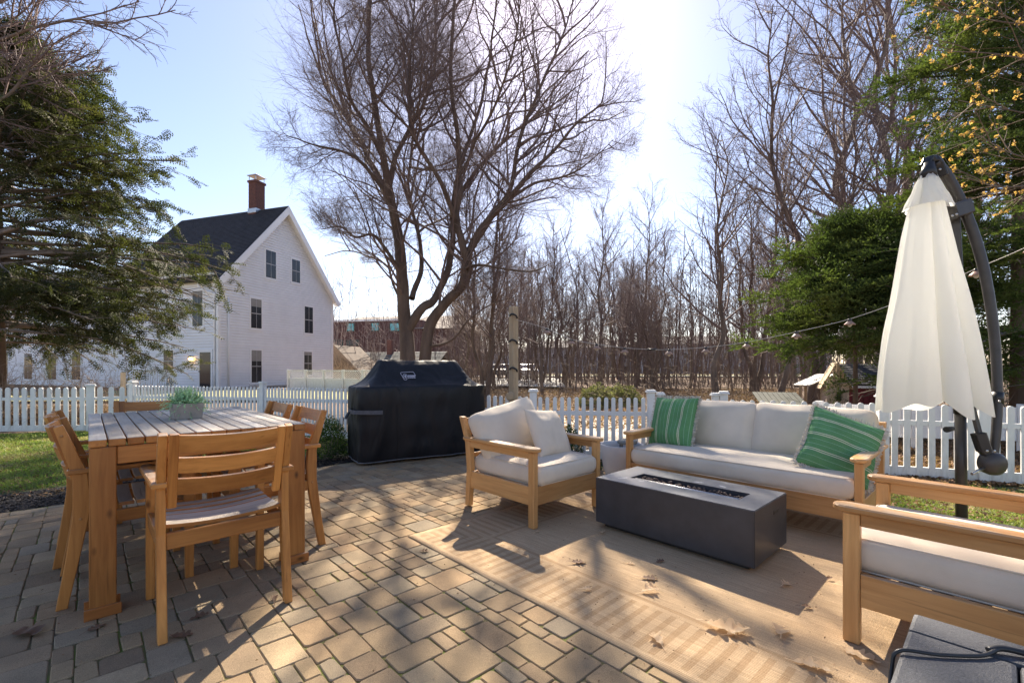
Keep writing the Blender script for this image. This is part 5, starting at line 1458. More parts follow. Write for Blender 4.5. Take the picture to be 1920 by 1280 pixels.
# ------------------------------------------------------------------ soft goods
def block_cushion(lx, ly, lz, r, crown, seed, mat, side=.012):
    n = 14; V = {}; Fq = []; verts = []
    def add(p):
        k = tuple(round(c, 5) for c in p)
        if k not in V: V[k] = len(verts); verts.append(p)
        return V[k]
    def faces(fn, nu, nv):
        idx = [[add(fn(i/nu*2-1, j/nv*2-1)) for j in range(nv+1)] for i in range(nu+1)]
        for i in range(nu):
            for j in range(nv): Fq.append((idx[i][j], idx[i+1][j], idx[i+1][j+1], idx[i][j+1]))
    nx_, ny_, nz_ = max(10, int(lx/.035)), max(10, int(ly/.035)), 7
    faces(lambda u, v: (u, v, 1.0), nx_, ny_); faces(lambda u, v: (u, v, -1.0), nx_, ny_)
    faces(lambda u, v: (u, 1.0, v), nx_, nz_); faces(lambda u, v: (u, -1.0, v), nx_, nz_)
    faces(lambda u, v: (1.0, u, v), ny_, nz_); faces(lambda u, v: (-1.0, u, v), ny_, nz_)
    out_ = []
    for u, v, w in verts:
        p = Vector((u*lx/2, v*ly/2, w*lz/2))
        q = Vector((max(-lx/2+r, min(lx/2-r, p.x)), max(-ly/2+r, min(ly/2-r, p.y)), max(-lz/2+r*.8, min(lz/2-r*.8, p.z))))
        d = p-q
        if d.length > 0:
            m_ = Vector((d.x/r, d.y/r, d.z/(r*.8)))
            k = m_.length
            if k > 0: d = d/max(1.0, k)
            p = q+d
        cr = (1-u*u)*(1-v*v)
        if w > 0: p.z += crown*cr*max(0, w)
        bul = (1-w*w)
        p.x += side*bul*u*abs(u); p.y += side*bul*v*abs(v)
        nn = noise.noise(Vector((p.x*4+seed, p.y*4, p.z*6)))*.011+noise.noise(Vector((p.x*13+seed, p.y*13, p.z*13)))*.005+abs(noise.noise(Vector((p.x*6+seed, p.y*22, p.z*9))))*.005
        p += p.normalized()*nn
        out_.append(tuple(p))
    me = bpy.data.meshes.new('cushion'); me.from_pydata(out_, [], Fq)
    bm = bmesh.new(); bm.from_mesh(me); bpy.data.meshes.remove(me)
    me = mesh_bm('cushion', bm, True)
    me.materials.append(mat)
    return me
def pillow_mesh(w, h, t, seed, mat, pinch=.05, sag=0.0, pw=.55):
    n = 30; verts = []; Fq = []
    for side_ in (1, -1):
        o = len(verts)
        for i in range(n+1):
            for j in range(n+1):
                u, v = i/n*2-1, j/n*2-1
                u = math.sin(u*math.pi/2)*.35+u*.65; v = math.sin(v*math.pi/2)*.35+v*.65
                x = u*w/2*(1-pinch*(1-v*v)*abs(u)); y = v*h/2*(1-pinch*(1-u*u)*abs(v))
                th = max(0, (1-abs(u)**3.2)*(1-abs(v)**3.2))**pw
                z = side_*t/2*th
                z += noise.noise(Vector((x*7+seed, y*7, side_*2)))*.016*th+noise.noise(Vector((x*20+seed, y*20, side_)))*.005*th
                y -= sag*th*(1-v)*.5
                y += .012*noise.noise(Vector((x*8, seed, 0)))*abs(v)
                verts.append((x, y, z))
        for i in range(n):
            for j in range(n):
                a = o+i*(n+1)+j
                f = (a, a+n+1, a+n+2, a+1)
                Fq.append(f if side_ > 0 else f[::-1])
    me = bpy.data.meshes.new('pillow'); me.from_pydata(verts, [], Fq)
    bm = bmesh.new(); bm.from_mesh(me); bpy.data.meshes.remove(me)
    bmesh.ops.remove_doubles(bm, verts=bm.verts, dist=.0004)
    me = mesh_bm('pillow', bm, True); me.materials.append(mat)
    return me
def fringe_mesh(w, h, pinch, seed, ln=.022):
    r = random.Random(seed); V = []; Fq = []
    def edge(s):
        s %= 4; k = int(s); f = s-k
        u, v = [(-1+2*f, -1), (1, -1+2*f), (1-2*f, 1), (-1, 1-2*f)][k]
        nrm = [(0, -1), (1, 0), (0, 1), (-1, 0)][k]
        return Vector((u*w/2*(1-pinch*(1-v*v)*abs(u)), v*h/2*(1-pinch*(1-u*u)*abs(v)), 0)), Vector((*nrm, 0))
    N_ = 760
    for i in range(N_):
        p, nn = edge(4*i/N_+r.uniform(-.002, .002))
        t = Vector((-nn.y, nn.x, 0)); l = ln*r.uniform(.6, 1.2)
        q = p+nn*l+t*r.uniform(-.6, .6)*l+Vector((0, 0, r.uniform(-.7, .7)*l))
        wd = .0032; z = Vector((0, 0, r.uniform(-.008, .008)))
        s_ = (t+Vector((0, 0, r.uniform(-1, 1)))).normalized()*wd
        o = len(V); V += [p-nn*.006-s_+z, p-nn*.006+s_+z, q+s_, q-s_]; Fq.append((o, o+1, o+2, o+3))
    me = bpy.data.meshes.new('fringe'); me.from_pydata([tuple(v) for v in V], [], Fq); me.materials.append(fringe_mat)
    return me

# ------------------------------------------------------------------ lounge armchair and sofa
def lounge(name, label, cat, W, loc, rotz, back_cushions, seed):
    root = thing(name, label, cat, loc, rotz)
    hx = W/2-.025; dz = .008
    for s in (-1, 1):
        beam(root, 'leg', (s*hx, .355, 0), (s*hx, .355, .515), .045, .055, teak_pale, .004, up=(0, 1, 0))
        rear = [(0, -.385), (.30, -.365), (.50, -.385), (.70, -.465), (.70, -.42), (.50, -.325), (.30, -.31), (0, -.335)]
        prof(root, 'leg', rear, .045, teak_pale, T(s*hx, 0, 0) @ UPRIGHT, .004, key=('lounge_rear',))
        arm_pts = [(-.40, -.04), (.33, -.045)]+[(.37+.05*math.sin(a), -.045*math.cos(a)) for a in [math.pi*i/6 for i in range(0, 7)]]+[(.33, .045), (-.40, .035)]
        Marm = Matrix(((0, 0, 1, s*hx), (1, 0, 0, 0), (0, 1, 0, .533), (0, 0, 0, 1)))
        prof(root, 'armrest', arm_pts, .026, teak_pale, Marm, .006, key=('lounge_arm',))
        beam(root, 'arm_rail', (s*hx, -.34, .492), (s*hx, .327, .492), .028, .05, teak_pale, .003)
        beam(root, 'side_rail', (s*hx, -.33, .215), (s*hx, .327, .215), .03, .13, teak_pale, .003)
    beam(root, 'front_rail', (-hx+.0225, .357, .215), (hx-.0225, .357, .215), .03, .13, teak_pale, .003)
    beam(root, 'back_rail', (-hx+.0225, -.34, .215), (hx-.0225, -.34, .215), .03, .11, teak_pale, .003)
    for z, y in ((.665, -.43), (.575, -.395), (.48, -.357), (.40, -.35)):
        beam(root, 'back_slat', (-hx+.0225, y, z), (hx-.0225, y, z), .02, .045 if z > .6 else .034, teak_pale, .003)
    for i in range(7):
        y = -.29+i*.096
        beam(root, 'seat_slat', (-hx+.016, y, .255), (hx-.016, y, .255), .06, .016, teak_pale, .002)
    sc = block_cushion(W-.10, .70, .145, .045, .022, seed, cushion_cloth)
    scu = link('seat_cushion', sc, root, None, T(0, .03, .342))
    for zz in (.064, -.064):
        e = [(sx_*((W-.10)/2-.012-(.03 if k else 0)), sy_*(.35-.012-(0 if k else .03)), zz) for sx_, sy_, ks in ((1, 1, (0, 1)), (-1, 1, (1, 0)), (-1, -1, (0, 1)), (1, -1, (1, 0))) for k in ks]
        link('piping', tube_mesh(e+[e[0]], .0045, 6, cushion_cloth), scu)
    n = back_cushions; cw = (W-.10)/n
    for i in range(n):
        me = block_cushion(cw-.008, .40, .15, .06, .035, seed+5+i, cushion_cloth, .02)
        x = -(W-.10)/2+cw*(i+.5)
        # local Z becomes forward, lean back
        link('back_cushion', me, root, None, T(x, -.265, .585) @ RX(R(-72)) @ RZ(R(random.uniform(-2, 2))))
    return root
chairA = lounge('lounge_armchair', 'honey wood armchair with oatmeal cushions in front of the black covered grill', 'armchair', .76, (2.585, 2.535, .008), math.pi, 1, 3)
chairB = copy_tree(chairA, None, (2.60, .05, .008), 0, 'honey wood armchair cut off by the right edge, beside the grey lidded box')
sofa = lounge('outdoor_sofa', 'long honey wood sofa with two oatmeal back cushions behind the charcoal fire table', 'sofa', 1.66, (3.80, 1.39, .008), math.pi/2, 2, 11)
# the first chair's own back cushion tilts to one side
for c in chairA.children:
    if c.name.startswith('back_cushion'): c.matrix_local = T(.02, -.24, .58) @ RY(R(5)) @ RX(R(-66)) @ RZ(R(6))

def throw(name, label, w, h, t, M, mat, seed, fringe=False, pinch=.05):
    o = link(name, pillow_mesh(w, h, t, seed, mat, pinch), None, None, M)
    tag(o, label, 'pillow')
    if fringe: link('fringe', fringe_mesh(w, h, pinch, seed), o)
    return o
def pose(loc, rx, ry, rz): return T(*loc) @ RZ(rz) @ RX(rx) @ RY(ry)
throw('throw_pillow', 'small square oatmeal throw pillow leaning in the armchair before the grill', .42, .40, .15,
      T(2.69, 2.46, .585) @ RZ(R(8)) @ RX(R(62)) @ RZ(R(-6)), cushion_cloth, 4)
throw('striped_pillow', 'green striped fringed pillow standing upright at the pot end of the sofa', .45, .45, .16,
      T(3.84, 2.0, .62) @ RZ(R(-100)) @ RX(R(72)) @ RZ(R(2)), green_cloth, 9, True, .04)
throw('striped_pillow', 'green striped fringed pillow tipped over the armrest near the umbrella', .46, .43, .14,
      T(3.74, .74, .57) @ RZ(R(-58)) @ RX(R(62)) @ RZ(R(66)), green_cloth, 15, True, .05)

# ------------------------------------------------------------------ rug
rx0, ry0, rx1, ry1 = RUG
bm = bmesh.new()
nxr, nyr = 60, 74
vs_ = [[None]*(nyr+1) for _ in range(nxr+1)]
for i in range(nxr+1):
    for j in range(nyr+1):
        x, y = (rx1-rx0)*i/nxr, (ry1-ry0)*j/nyr
        ex = .006*noise.noise(Vector((y*2.5, 3, 0))) if i in (0, nxr) else 0
        ey = .006*noise.noise(Vector((x*2.5, 9, 0))) if j in (0, nyr) else 0
        e = min(x, y, rx1-rx0-x, ry1-ry0-y)
        z = .005+.0045*noise.noise(Vector((x*2.2, y*2.2, 1)))*(1 if e > .02 else .6)+(.005*max(0, noise.noise(Vector((x*3, y*3, 5)))) if e < .06 else 0)
        vs_[i][j] = bm.verts.new((x+ex, y+ey, max(.003, z)))
for i in range(nxr):
    for j in range(nyr): bm.faces.new((vs_[i][j], vs_[i+1][j], vs_[i+1][j+1], vs_[i][j+1]))
be = [e for e in bm.edges if e.is_boundary]
r_ = bmesh.ops.extrude_edge_only(bm, edges=be)
for v in [g for g in r_['geom'] if isinstance(g, bmesh.types.BMVert)]: v.co.z = .0005
rug = link('outdoor_rug', mesh_bm('outdoor_rug', bm, True), None, rug_material(rx1-rx0, ry1-ry0), T(rx0, ry0, 0))
tag(rug, 'large tan woven rug with barred border under the lounge seating', 'rug')

# ------------------------------------------------------------------ fire table
ft = thing('fire_table', 'long charcoal concrete fire table on the rug in front of the sofa', 'fire pit', (2.845, 1.40, .008))
hx, hy, hz = .265, .515, .336
tx0, tx1, ty0, ty1 = -.10, .075, -.375, .345
bm = bmesh.new()
def rect(x0, y0, x1, y1, z): return [bm.verts.new(p) for p in ((x0, y0, z), (x1, y0, z), (x1, y1, z), (x0, y1, z))]
A = rect(-hx, -hy, hx, hy, .03); Bq = rect(-hx, -hy, hx, hy, hz); Cq = rect(tx0, ty0, tx1, ty1, hz); D = rect(tx0, ty0, tx1, ty1, hz-.055)
for lo, hi in ((A, Bq),):
    for k in range(4): bm.faces.new((lo[k], lo[(k+1) % 4], hi[(k+1) % 4], hi[k]))
for k in range(4):
    bm.faces.new((Bq[k], Bq[(k+1) % 4], Cq[(k+1) % 4], Cq[k])); bm.faces.new((Cq[k], Cq[(k+1) % 4], D[(k+1) % 4], D[k]))
bm.faces.new(D); bm.faces.new(A[::-1])
bmesh.ops.recalc_face_normals(bm, faces=bm.faces)
ed = [e for e in bm.edges if e.calc_face_angle(0) > .5 and all(v in A+Bq for v in e.verts)]
bmesh.ops.bevel(bm, geom=ed, offset=.004, segments=2, affect='EDGES')
firetop = plain('sky_sheen_concrete_top', (.115, .12, .138), (.08, .083, .096), 9, .36, .15, 60)  # paler bluish copy of the body colour, sky reflection painted into the top
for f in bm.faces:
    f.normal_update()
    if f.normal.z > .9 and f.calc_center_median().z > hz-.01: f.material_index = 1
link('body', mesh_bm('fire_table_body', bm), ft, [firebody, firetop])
box(ft, 'base', 0, 0, .016, 2*hx-.09, 2*hy-.09, .030, black_plastic, .002)
handle = box(ft, 'handle_slot', .07, -hy+.006, .265, .085, .018, .026, black_plastic, .006)
link('burner_tray', box_mesh(tx1-tx0-.004, ty1-ty0-.004, .006, .001, [black_plastic]), ft, None, T((tx0+tx1)/2, (ty0+ty1)/2, hz-.048))
bt = link('burner_bar', tube_mesh([(-.055, -.36, 0), (-.055, .33, 0)], .007, 8, steel), ft, None, T(0, 0, hz-.013))
link('burner_bar', tube_mesh([(-.083, -.36, 0), (-.083, .33, 0)], .006, 8, steel), ft, None, T(0, 0, hz-.01))
rr = random.Random(3); V = []; Fq = []
for i in range(420):
    x = rr.uniform(tx0+.015, tx1-.012); y = rr.uniform(ty0+.015, ty1-.015); s = rr.uniform(.006, .013); z = hz-.036+rr.uniform(0, .02)
    bmt = bmesh.new(); bmesh.ops.create_icosphere(bmt, subdivisions=1, radius=s)
    o = len(V); off = rr.uniform(0, 99)
    for v in bmt.verts:
        p = v.co*(1+.5*noise.noise(v.co*90+Vector((off, 0, 0)))); V.append((p.x+x, p.y+y, p.z*.8+z))
    bmt.verts.index_update()
    for f in bmt.faces: Fq.append(tuple(o+v.index for v in f.verts))
    bmt.free()
me = bpy.data.meshes.new('lava_rocks'); me.from_pydata(V, [], Fq); me.materials.append(lava)
tag(link('lava_rocks', me, ft), kind='stuff')
ash = plain('pale_ash_smear', (.50, .50, .52), (.32, .32, .34), 60, .9, .4, 120)
for n_, (x, y, s, a) in enumerate(((.115, -.03, .03, .4), (.125, -.19, .024, -.3), (-.15, .37, .03, 1.2), (-.13, .24, .02, .2))):
    rr = random.Random(n_+40); pts = [(s*rr.uniform(.5, 1.1)*math.cos(t)*1.5, s*rr.uniform(.4, 1.1)*math.sin(t)*.6, 0) for t in [2*math.pi*i/17 for i in range(17)]]
    me = bpy.data.meshes.new('stain'); me.from_pydata(pts, [], [tuple(range(17))]); me.materials.append(ash)
    link('stain', me, ft, None, T(x, y, hz+.0006) @ RZ(a+1.5))

# ------------------------------------------------------------------ grey lidded box, right corner
gbm = plain('grey_textured_resin', (.075, .078, .088), (.04, .042, .048), 120, .55, .6, 260, bdist=.003)
gb = thing('deck_box', 'dark grey lidded box with a black cord across its lid, at the bottom right corner', 'storage box', (1.4, -.34, 0))
def gbox(name, x0, x1, y0, y1, z0, z1, bev=.012):
    return link(name, box_mesh(x1-x0, y1-y0, z1-z0, bev, [gbm]), gb, None, T((x0+x1)/2-1.4, (y0+y1)/2+.34, (z0+z1)/2))
gbox('body', 1.06, 1.70, -.84, .15, .003, .36)
gbox('lid', 1.606, 1.722, -.86, .168, .355, .405, .010)
gbox('lid', 1.04, 1.602, -.028, .168, .355, .404, .010)
gbox('lid', 1.04, 1.602, -.86, -.032, .355, .404, .010)
cordp = smooth_line([(x-1.4, y+.34, z) for x, y, z in ((1.38, .178, .30), (1.43, .180, .37), (1.45, .168, .411), (1.50, .10, .411), (1.57, .03, .411), (1.632, -.005, .416), (1.66, -.07, .412), (1.675, -.12, .411))], 40)
link('cord', tube_mesh(cordp, .0045, 8, black_plastic), gb)
link('cord', tube_mesh(smooth_line([(x-1.4, y+.34, z) for x, y, z in ((1.610, .02, .411), (1.632, -.005, .418), (1.655, -.06, .414), (1.672, -.115, .412))], 14), .0075, 8, black_plastic), gb)

# ------------------------------------------------------------------ round white pot with grey cap on it
pot = thing('round_pot', 'white round glazed pot between the armchair and the sofa arm', 'plant pot', tuple(bearing(1166, 4.55)))
link('shell', lathe_mesh([(.14, 0), (.155, .02), (.185, .12), (.205, .24), (.212, .335), (.208, .345), (.196, .342), (.19, .30), (.185, .26)], 40, ceramic), pot)
link('soil', lathe_mesh([(.185, .262), (.001, .27)], 24, mulch_mat), pot)
gc = thing('grey_stand', 'grey flat topped cap standing inside the white round pot', 'stand', tuple(bearing(1176, 4.55, .268)))
gm = plain('grey_stone_cap', (.24, .245, .235), (.17, .175, .165), 14, .8, .3, 60)
link('top', lathe_mesh([(.001, .115), (.085, .115), (.098, .108), (.098, .085), (.09, .08), (.001, .08)], 28, gm), gc)
for a in (0, 2.1, 4.2): box(gc, 'leg', .06*math.cos(a), .06*math.sin(a), .04, .028, .028, .08, gm, .003)

# ------------------------------------------------------------------ dining table
TX0, TX1, TY0, TY1, TZ = .0, .915, 2.71, 4.31, .785
dt = thing('dining_table', 'square legged wooden dining table with a greyed slatted top', 'table', (TX0, TY0, 0))
nb = 14; bw = (TX1-TX0)/nb
for i in range(nb):
    beam(dt, 'board', (bw*(i+.5), random.uniform(-.002, .002), TZ-.017), (bw*(i+.5), TY1-TY0+random.uniform(-.002, .002), TZ-.017+random.uniform(-.001, .001)), bw-.0055, .034, teak, .003, topmat=grey_wood)
w_, d_2 = TX1-TX0, TY1-TY0
for x in (.05, w_-.05):
    for y in (.05, d_2-.05):
        lg = beam(dt, 'leg', (x, y, 0.0), (x, y, TZ-.036), .092, .092, teak, .004, up=(0, 1, 0))
        box(dt, 'foot_block', x, y-.052, .024, .125, .016, .048, teak_orange, .002, )
        box(dt, 'foot_block', x, y+.052, .024, .125, .016, .048, teak_orange, .002, )
for y in (.016, d_2-.016): beam(dt, 'apron', (.097, y+.012, TZ-.078), (w_-.097, y+.012, TZ-.078), .024, .08, teak, .003)
for x in (.016, w_-.016): beam(dt, 'apron', (x, .097, TZ-.078), (x, d_2-.097, TZ-.078), .024, .08, teak, .003)

# ------------------------------------------------------------------ dining chairs
def dining_chair(label, loc, rotz):
    root = thing('dining_chair', label, 'chair', loc, rotz, 'wooden slat chairs round the dining table')
    for s in (-1, 1):
        pts = [(0, -.292), (.20, -.262), (.42, -.236), (.60, -.236), (.83, -.30), (.842, -.268), (.62, -.186), (.50, -.176), (.40, -.18), (.20, -.215), (0, -.252)]
        pst = prof(root, 'leg', pts, .032, teak, T(s*.236, 0, 0) @ UPRIGHT, .003, key=('dc_post',))
        for z, y in ((.79, -.272), (.40, -.208)):
            link('screw_cap', lathe_mesh([(.006, 0), (.006, .002), (.001, .003)], 8, teak_pale), pst, None, T(z, s*.016, y) @ RX(R(-90*s)))
        prof(root, 'leg', [(0, .19), (.30, .185), (.48, .18), (.612, .165), (.612, .235), (.48, .232), (.30, .228), (0, .226)], .034, teak, T(s*.236, 0, 0) @ UPRIGHT, .003, key=('dc_front',))
        arm = [(-.255, -.026), (.10, -.032), (.22, -.034), (.262, -.022), (.27, 0), (.262, .022), (.22, .034), (.10, .032), (-.255, .026)]
        Ma = Matrix(((0, 0, 1, s*.243), (1, 0, 0, 0), (0, 1, 0, .623), (0, 0, 0, 1)))
        prof(root, 'armrest', arm, .022, [teak], Ma, .004, key=('dc_arm',))
        beam(root, 'side_rail', (s*.236, -.185, .385), (s*.236, .19, .385), .024, .06, teak, .003)
        yb = lambda z: -.222-(z-.55)*.30
        beam(root, 'stile', (s*.20, yb(.52)+.003, .52), (s*.20, yb(.835)+.003, .835), .034, .022, teak, .003, up=(0, 1, 0))
    beam(root, 'back_rail', (-.22, -.215, .385), (.22, -.215, .385), .024, .068, teak, .003)
    beam(root, 'front_rail', (-.219, .205, .385), (.219, .205, .385), .024, .06, teak, .003)
    for z, h in ((.795, .074), (.703, .068), (.611, .072)):
        yb_ = -.222-(z-.55)*.30
        key = ('dc_slat', z)
        if key not in _cache:
            _cache[key] = sweep_mesh([(x, -.030*(1-(x/.19)**2), 0) for x in [-.19+.38*i/10 for i in range(11)]], .016, h, [teak])
        link('back_slat', _cache[key], root, None, T(0, yb_+.004, z) @ RX(R(16)))
    key = ('dc_seat',)
    if key not in _cache:
        _cache[key] = sweep_mesh([(x, 0, .016*((x/.222)**2)) for x in [-.222+.444*i/8 for i in range(9)]], .057, .016, [teak, grey_wood], topmat=True)
    for i in range(6):
        y = -.178+i*.0675
        link('seat_slat', _cache[key], root, None, T(0, y, .418+.004*abs(i-2.5)))
    return root
ch = dining_chair('dining chair nearest the camera, its whole slatted back turned to the viewer', (.455, 2.565, 0), 0)
copy_tree(ch, None, (.185, 3.16, 0), R(-90), 'nearer of the two dining chairs on the lawn side of the table')
copy_tree(ch, None, (.15, 3.78, 0), R(-90), 'farther of the two dining chairs on the lawn side of the table')
copy_tree(ch, None, (.80, 3.13, 0), R(90), 'dining chair on the grill side of the table, nearest the small boxwood')
copy_tree(ch, None, (.80, 3.78, 0), R(90), 'dining chair on the grill side of the table, only its back top showing')
copy_tree(ch, None, (.40, 4.47, 0), R(180), 'dining chair at the far end of the table behind the leafy pot')

# ------------------------------------------------------------------ leafy pot on the table
def leaf_quads(name, centers, nrm_bias, size, n, seed, mat, parent=None, M=None, elong=2.0):
    pass
lp = thing('leafy_planter', 'square stone pot of feathery grey green plants on the dining table', 'potted plant', (.455, 3.50, TZ), R(3))
bm = bmesh.new()
def ring(s, z): return [bm.verts.new((a*s, b*s, z)) for a, b in ((-1, -1), (1, -1), (1, 1), (-1, 1))]
r0, r1, r2, r3 = ring(.070, 0), ring(.079, .096), ring(.070, .096), ring(.066, .08)
for a, b in ((r0, r1), (r1, r2), (r2, r3)):
    for k in range(4): bm.faces.new((a[k], a[(k+1) % 4], b[(k+1) % 4], b[k]))
bm.faces.new(r3); bm.faces.new(r0[::-1])
bmesh.ops.recalc_face_normals(bm, faces=bm.faces)
bmesh.ops.bevel(bm, geom=[e for e in bm.edges if e.calc_face_angle(0) > .6], offset=.003, segments=2, affect='EDGES')
link('pot', mesh_bm('stone_pot', bm), lp, concrete)
r = np.random.default_rng(12); Vs = []
for i in range(330):
    a = r.uniform(0, 2*np.pi); tilt = abs(r.normal(0, .75)); L_ = r.uniform(.06, .125)
    base = np.array([math.cos(a)*r.uniform(0, .06), math.sin(a)*r.uniform(0, .06), .08])
    d = np.array([math.cos(a)*math.sin(tilt), math.sin(a)*math.sin(tilt), math.cos(tilt)])
    for k in range(15):
        t = k/14
        c = base+d*L_*t+np.array([0, 0, -.05*t*t*math.sin(tilt)])
        for q in range(2):
            o = r.normal(0, 1, 3); o -= d*o.dot(d)*.4; o /= np.linalg.norm(o)
            ln = .011*(1-.4*t); w = np.cross(o, d); w /= np.linalg.norm(w)+1e-6
            Vs.append([c, c+o*ln*.5+w*.0028, c+o*ln+d*.004, c+o*ln*.5-w*.0028])
Vs = np.array(Vs)
link('foliage', mesh_np('foliage', Vs.reshape(-1, 3), np.arange(len(Vs)*4).reshape(-1, 4)), lp, dusty_mat)

# ------------------------------------------------------------------ covered grill
gr = thing('covered_grill', 'long barbecue grill under a black fabric cover with a small pale logo', 'grill', (3.06, 5.02, 0), math.atan2(-.22, 1.0))
N_ = 150; levels = []
def hood(z):
    """half width, half depth of the cover at height z"""
    tab = [(.03, .80, .335), (.10, .805, .345), (.45, .815, .355), (.80, .815, .36), (.865, .812, .358), (.885, .80, .35), (.895, .765, .335), (.91, .72, .315),
           (.945, .66, .285), (1.0, .605, .245), (1.08, .555, .19), (1.15, .52, .135), (1.19, .505, .10), (1.204, .49, .075)]
    for (z0, a0, b0), (z1, a1, b1) in zip(tab, tab[1:]):
        if z <= z1:
            t = (z-z0)/(z1-z0); return a0+(a1-a0)*t, b0+(b1-b0)*t
    return tab[-1][1:]
zs = [.03+.84*i/26 for i in range(27)]+[.878, .885, .89, .895, .902, .91, .925, .945, .97, 1.0, 1.03, 1.06, 1.09, 1.12, 1.15, 1.17, 1.19, 1.20, 1.204]
V = []; Fq = []
for li, z in enumerate(zs):
    a, b = hood(z)
    for i in range(N_):
        # rounded rectangle: superellipse, sampled by arc fraction
        s = i/N_*4; k = int(s); f = s-k
        u, v = [(-1+2*f, -1), (1, -1+2*f), (1-2*f, 1), (-1, 1-2*f)][k]
        p_ = 9 if z < .88 else 7
        nrm = (abs(u)**p_+abs(v)**p_)**(1/p_)
        x, y = u/nrm*a, v/nrm*b
        ox, oy = (u/max(abs(u), abs(v)), v/max(abs(u), abs(v)))
        dn = Vector((x, y, 0)).normalized()
        fold = noise.noise(Vector((x*4.5, y*4.5, z*.8)))*.030+noise.noise(Vector((x*13+z*4, y*13, z*3)))*.009+noise.noise(Vector((x*3+7, y*3, z*6)))*.008
        amp = 1.0 if z < .87 else .6
        ztop = .014*noise.noise(Vector((x*3, y*4, 3))) if z > .88 else .012*noise.noise(Vector((x*2, y*2, 8)))
        sagz = -.02*(1-(x/.5)**2) if z > 1.15 and abs(x) < .5 else 0
        V.append((x+dn.x*fold*amp, y+dn.y*fold*amp, z+ztop*.9+sagz*.5))
n = len(zs)
for l in range(n-1):
    for i in range(N_): Fq.append((l*N_+i, l*N_+(i+1) % N_, (l+1)*N_+(i+1) % N_, (l+1)*N_+i))
Fq.append(tuple((n-1)*N_+i for i in range(N_)))
me = bpy.data.meshes.new('cover'); me.from_pydata(V, [], Fq)
for p in me.polygons: p.use_smooth = True
me.materials.append(cover_mat); link('cover', me, gr)
hem = plain('grey_cord', (.20, .20, .21), (.12, .12, .13), 40, .7, 0)
hp = [Vector(V[i]) for i in range(N_)]+[Vector(V[0])]
link('hem', tube_mesh([p*1.003+Vector((0, 0, .006)) for p in hp], .006, 6, hem), gr)
seam = []
for z in zs[:27]:
    j = min((abs(V[k+int(zs.index(z))*N_][0]+.36), k) for k in range(N_//4))[1]; seam.append(Vector(V[j+zs.index(z)*N_])+Vector((0, -.002, 0)))
link('seam', tube_mesh(seam, .003, 5, cover_mat), gr)
strapm = plain('grey_strap', (.11, .11, .125), (.07, .07, .08), 30, .7, .2, 100)
link('strap', sweep_mesh(smooth_line([(-.55, -.392, .60), (-.70, -.395, .605), (-.845, -.33, .61), (-.862, -.20, .61), (-.85, 0, .61)], 14), .006, .045, [strapm]), gr)
link('buckle', sweep_mesh([(-.872, -.16, .60), (-.90, -.18, .56), (-.915, -.19, .53)], .03, .012, [black_plastic]), gr)
for x in (-.62, .62):
    for y in (-.22, .22):
        link('wheel', lathe_mesh([(.001, -.018), (.04, -.018), (.045, -.012), (.045, .012), (.04, .018), (.001, .018)], 18, black_plastic), gr, None, T(x, y, .045) @ RX(R(90)))
# logo: slanted outline, round emblem at its left, block of small lettering shapes (illegible in the photo)
logom = plain('logo_print', (.46, .46, .54), (.38, .38, .46), 30, .7, 0)
lg = []
def face_pt(u, v):
    """u along the cover front, v up the sloping hood"""
    z = .965+v*.87; a, b = hood(z); return Vector((-.30+u, -b-.016, z))
def quadstrip(pts, w):
    o = []
    for (u0, v0), (u1, v1) in zip(pts, pts[1:]):
        d = Vector((u1-u0, v1-v0)); d.normalize(); nx_, ny_ = -d.y*w, d.x*w
        o.append([(u0+nx_, v0+ny_), (u0-nx_, v0-ny_), (u1-nx_, v1-ny_), (u1+nx_, v1+ny_)])
    return o
quads = quadstrip([(0, .085), (.03, .0), (.05, -.005), (.07, .015)], .0028)+quadstrip([(0, .085), (.012, .097), (.155, .105), (.165, .095), (.18, .045)], .0028)
quads += quadstrip([(.05+.026*math.cos(t), .048+.026*math.sin(t)) for t in [i*math.pi/6 for i in range(13)]], .003)
quads += [[(.038, .052), (.046, .034), (.066, .044), (.056, .064)], [(.045, .03), (.05, .02), (.058, .026), (.054, .036)]]
x = .082
for wl in (.012, .006, .012, .009, .012, .011, .012):
    quads.append([(x, .034), (x+.002, .058), (x+wl+.002, .060), (x+wl, .036)]); x += wl+.0022
x = .078
for wl in (.02, .025, .018, .022):
    quads.append([(x, .018), (x+.001, .027), (x+wl+.001, .029), (x+wl, .020)]); x += wl+.003
V = []; Fq = []
for q in quads:
    o = len(V); V += [tuple(face_pt(*p)) for p in q]; Fq.append((o, o+1, o+2, o+3))
me = bpy.data.meshes.new('logo'); me.from_pydata(V, [], Fq); me.materials.append(logom); link('logo', me, gr)

# ------------------------------------------------------------------ cantilever umbrella
D_U = 3.1
um = thing('cantilever_umbrella', 'closed off-white umbrella hanging from a curved charcoal arm behind the sofa', 'umbrella', tuple(bearing(1803, D_U)))
uo = bearing(1803, D_U)
def up_(px, py, d=D_U): return bearing(px, d, height(py, d))-uo
link('mast', tube_mesh([(0, 0, 0), tuple(up_(1800, 760, 3.1))], .031, 20, dark_metal), um)
link('mast_collar', tube_mesh([tuple(up_(1800, 775)), tuple(up_(1799.5, 745))], .035, 20, black_plastic), um)
link('upper_mast', sweep_mesh([up_(1799, 750), up_(1797, 560, 3.12), up_(1789, 400, 3.14)], .035, .06, [dark_metal], up=(0, 1, 0)), um)
ca = smooth_line([up_(1862, 860, 3.0), up_(1868, 800, 3.01), up_(1870, 745, 3.03), up_(1866, 652, 3.06), up_(1853, 549, 3.08), up_(1833, 462, 3.1), up_(1803, 382, 3.12), up_(1772, 325, 3.12), up_(1752, 304, 3.1)], 40)
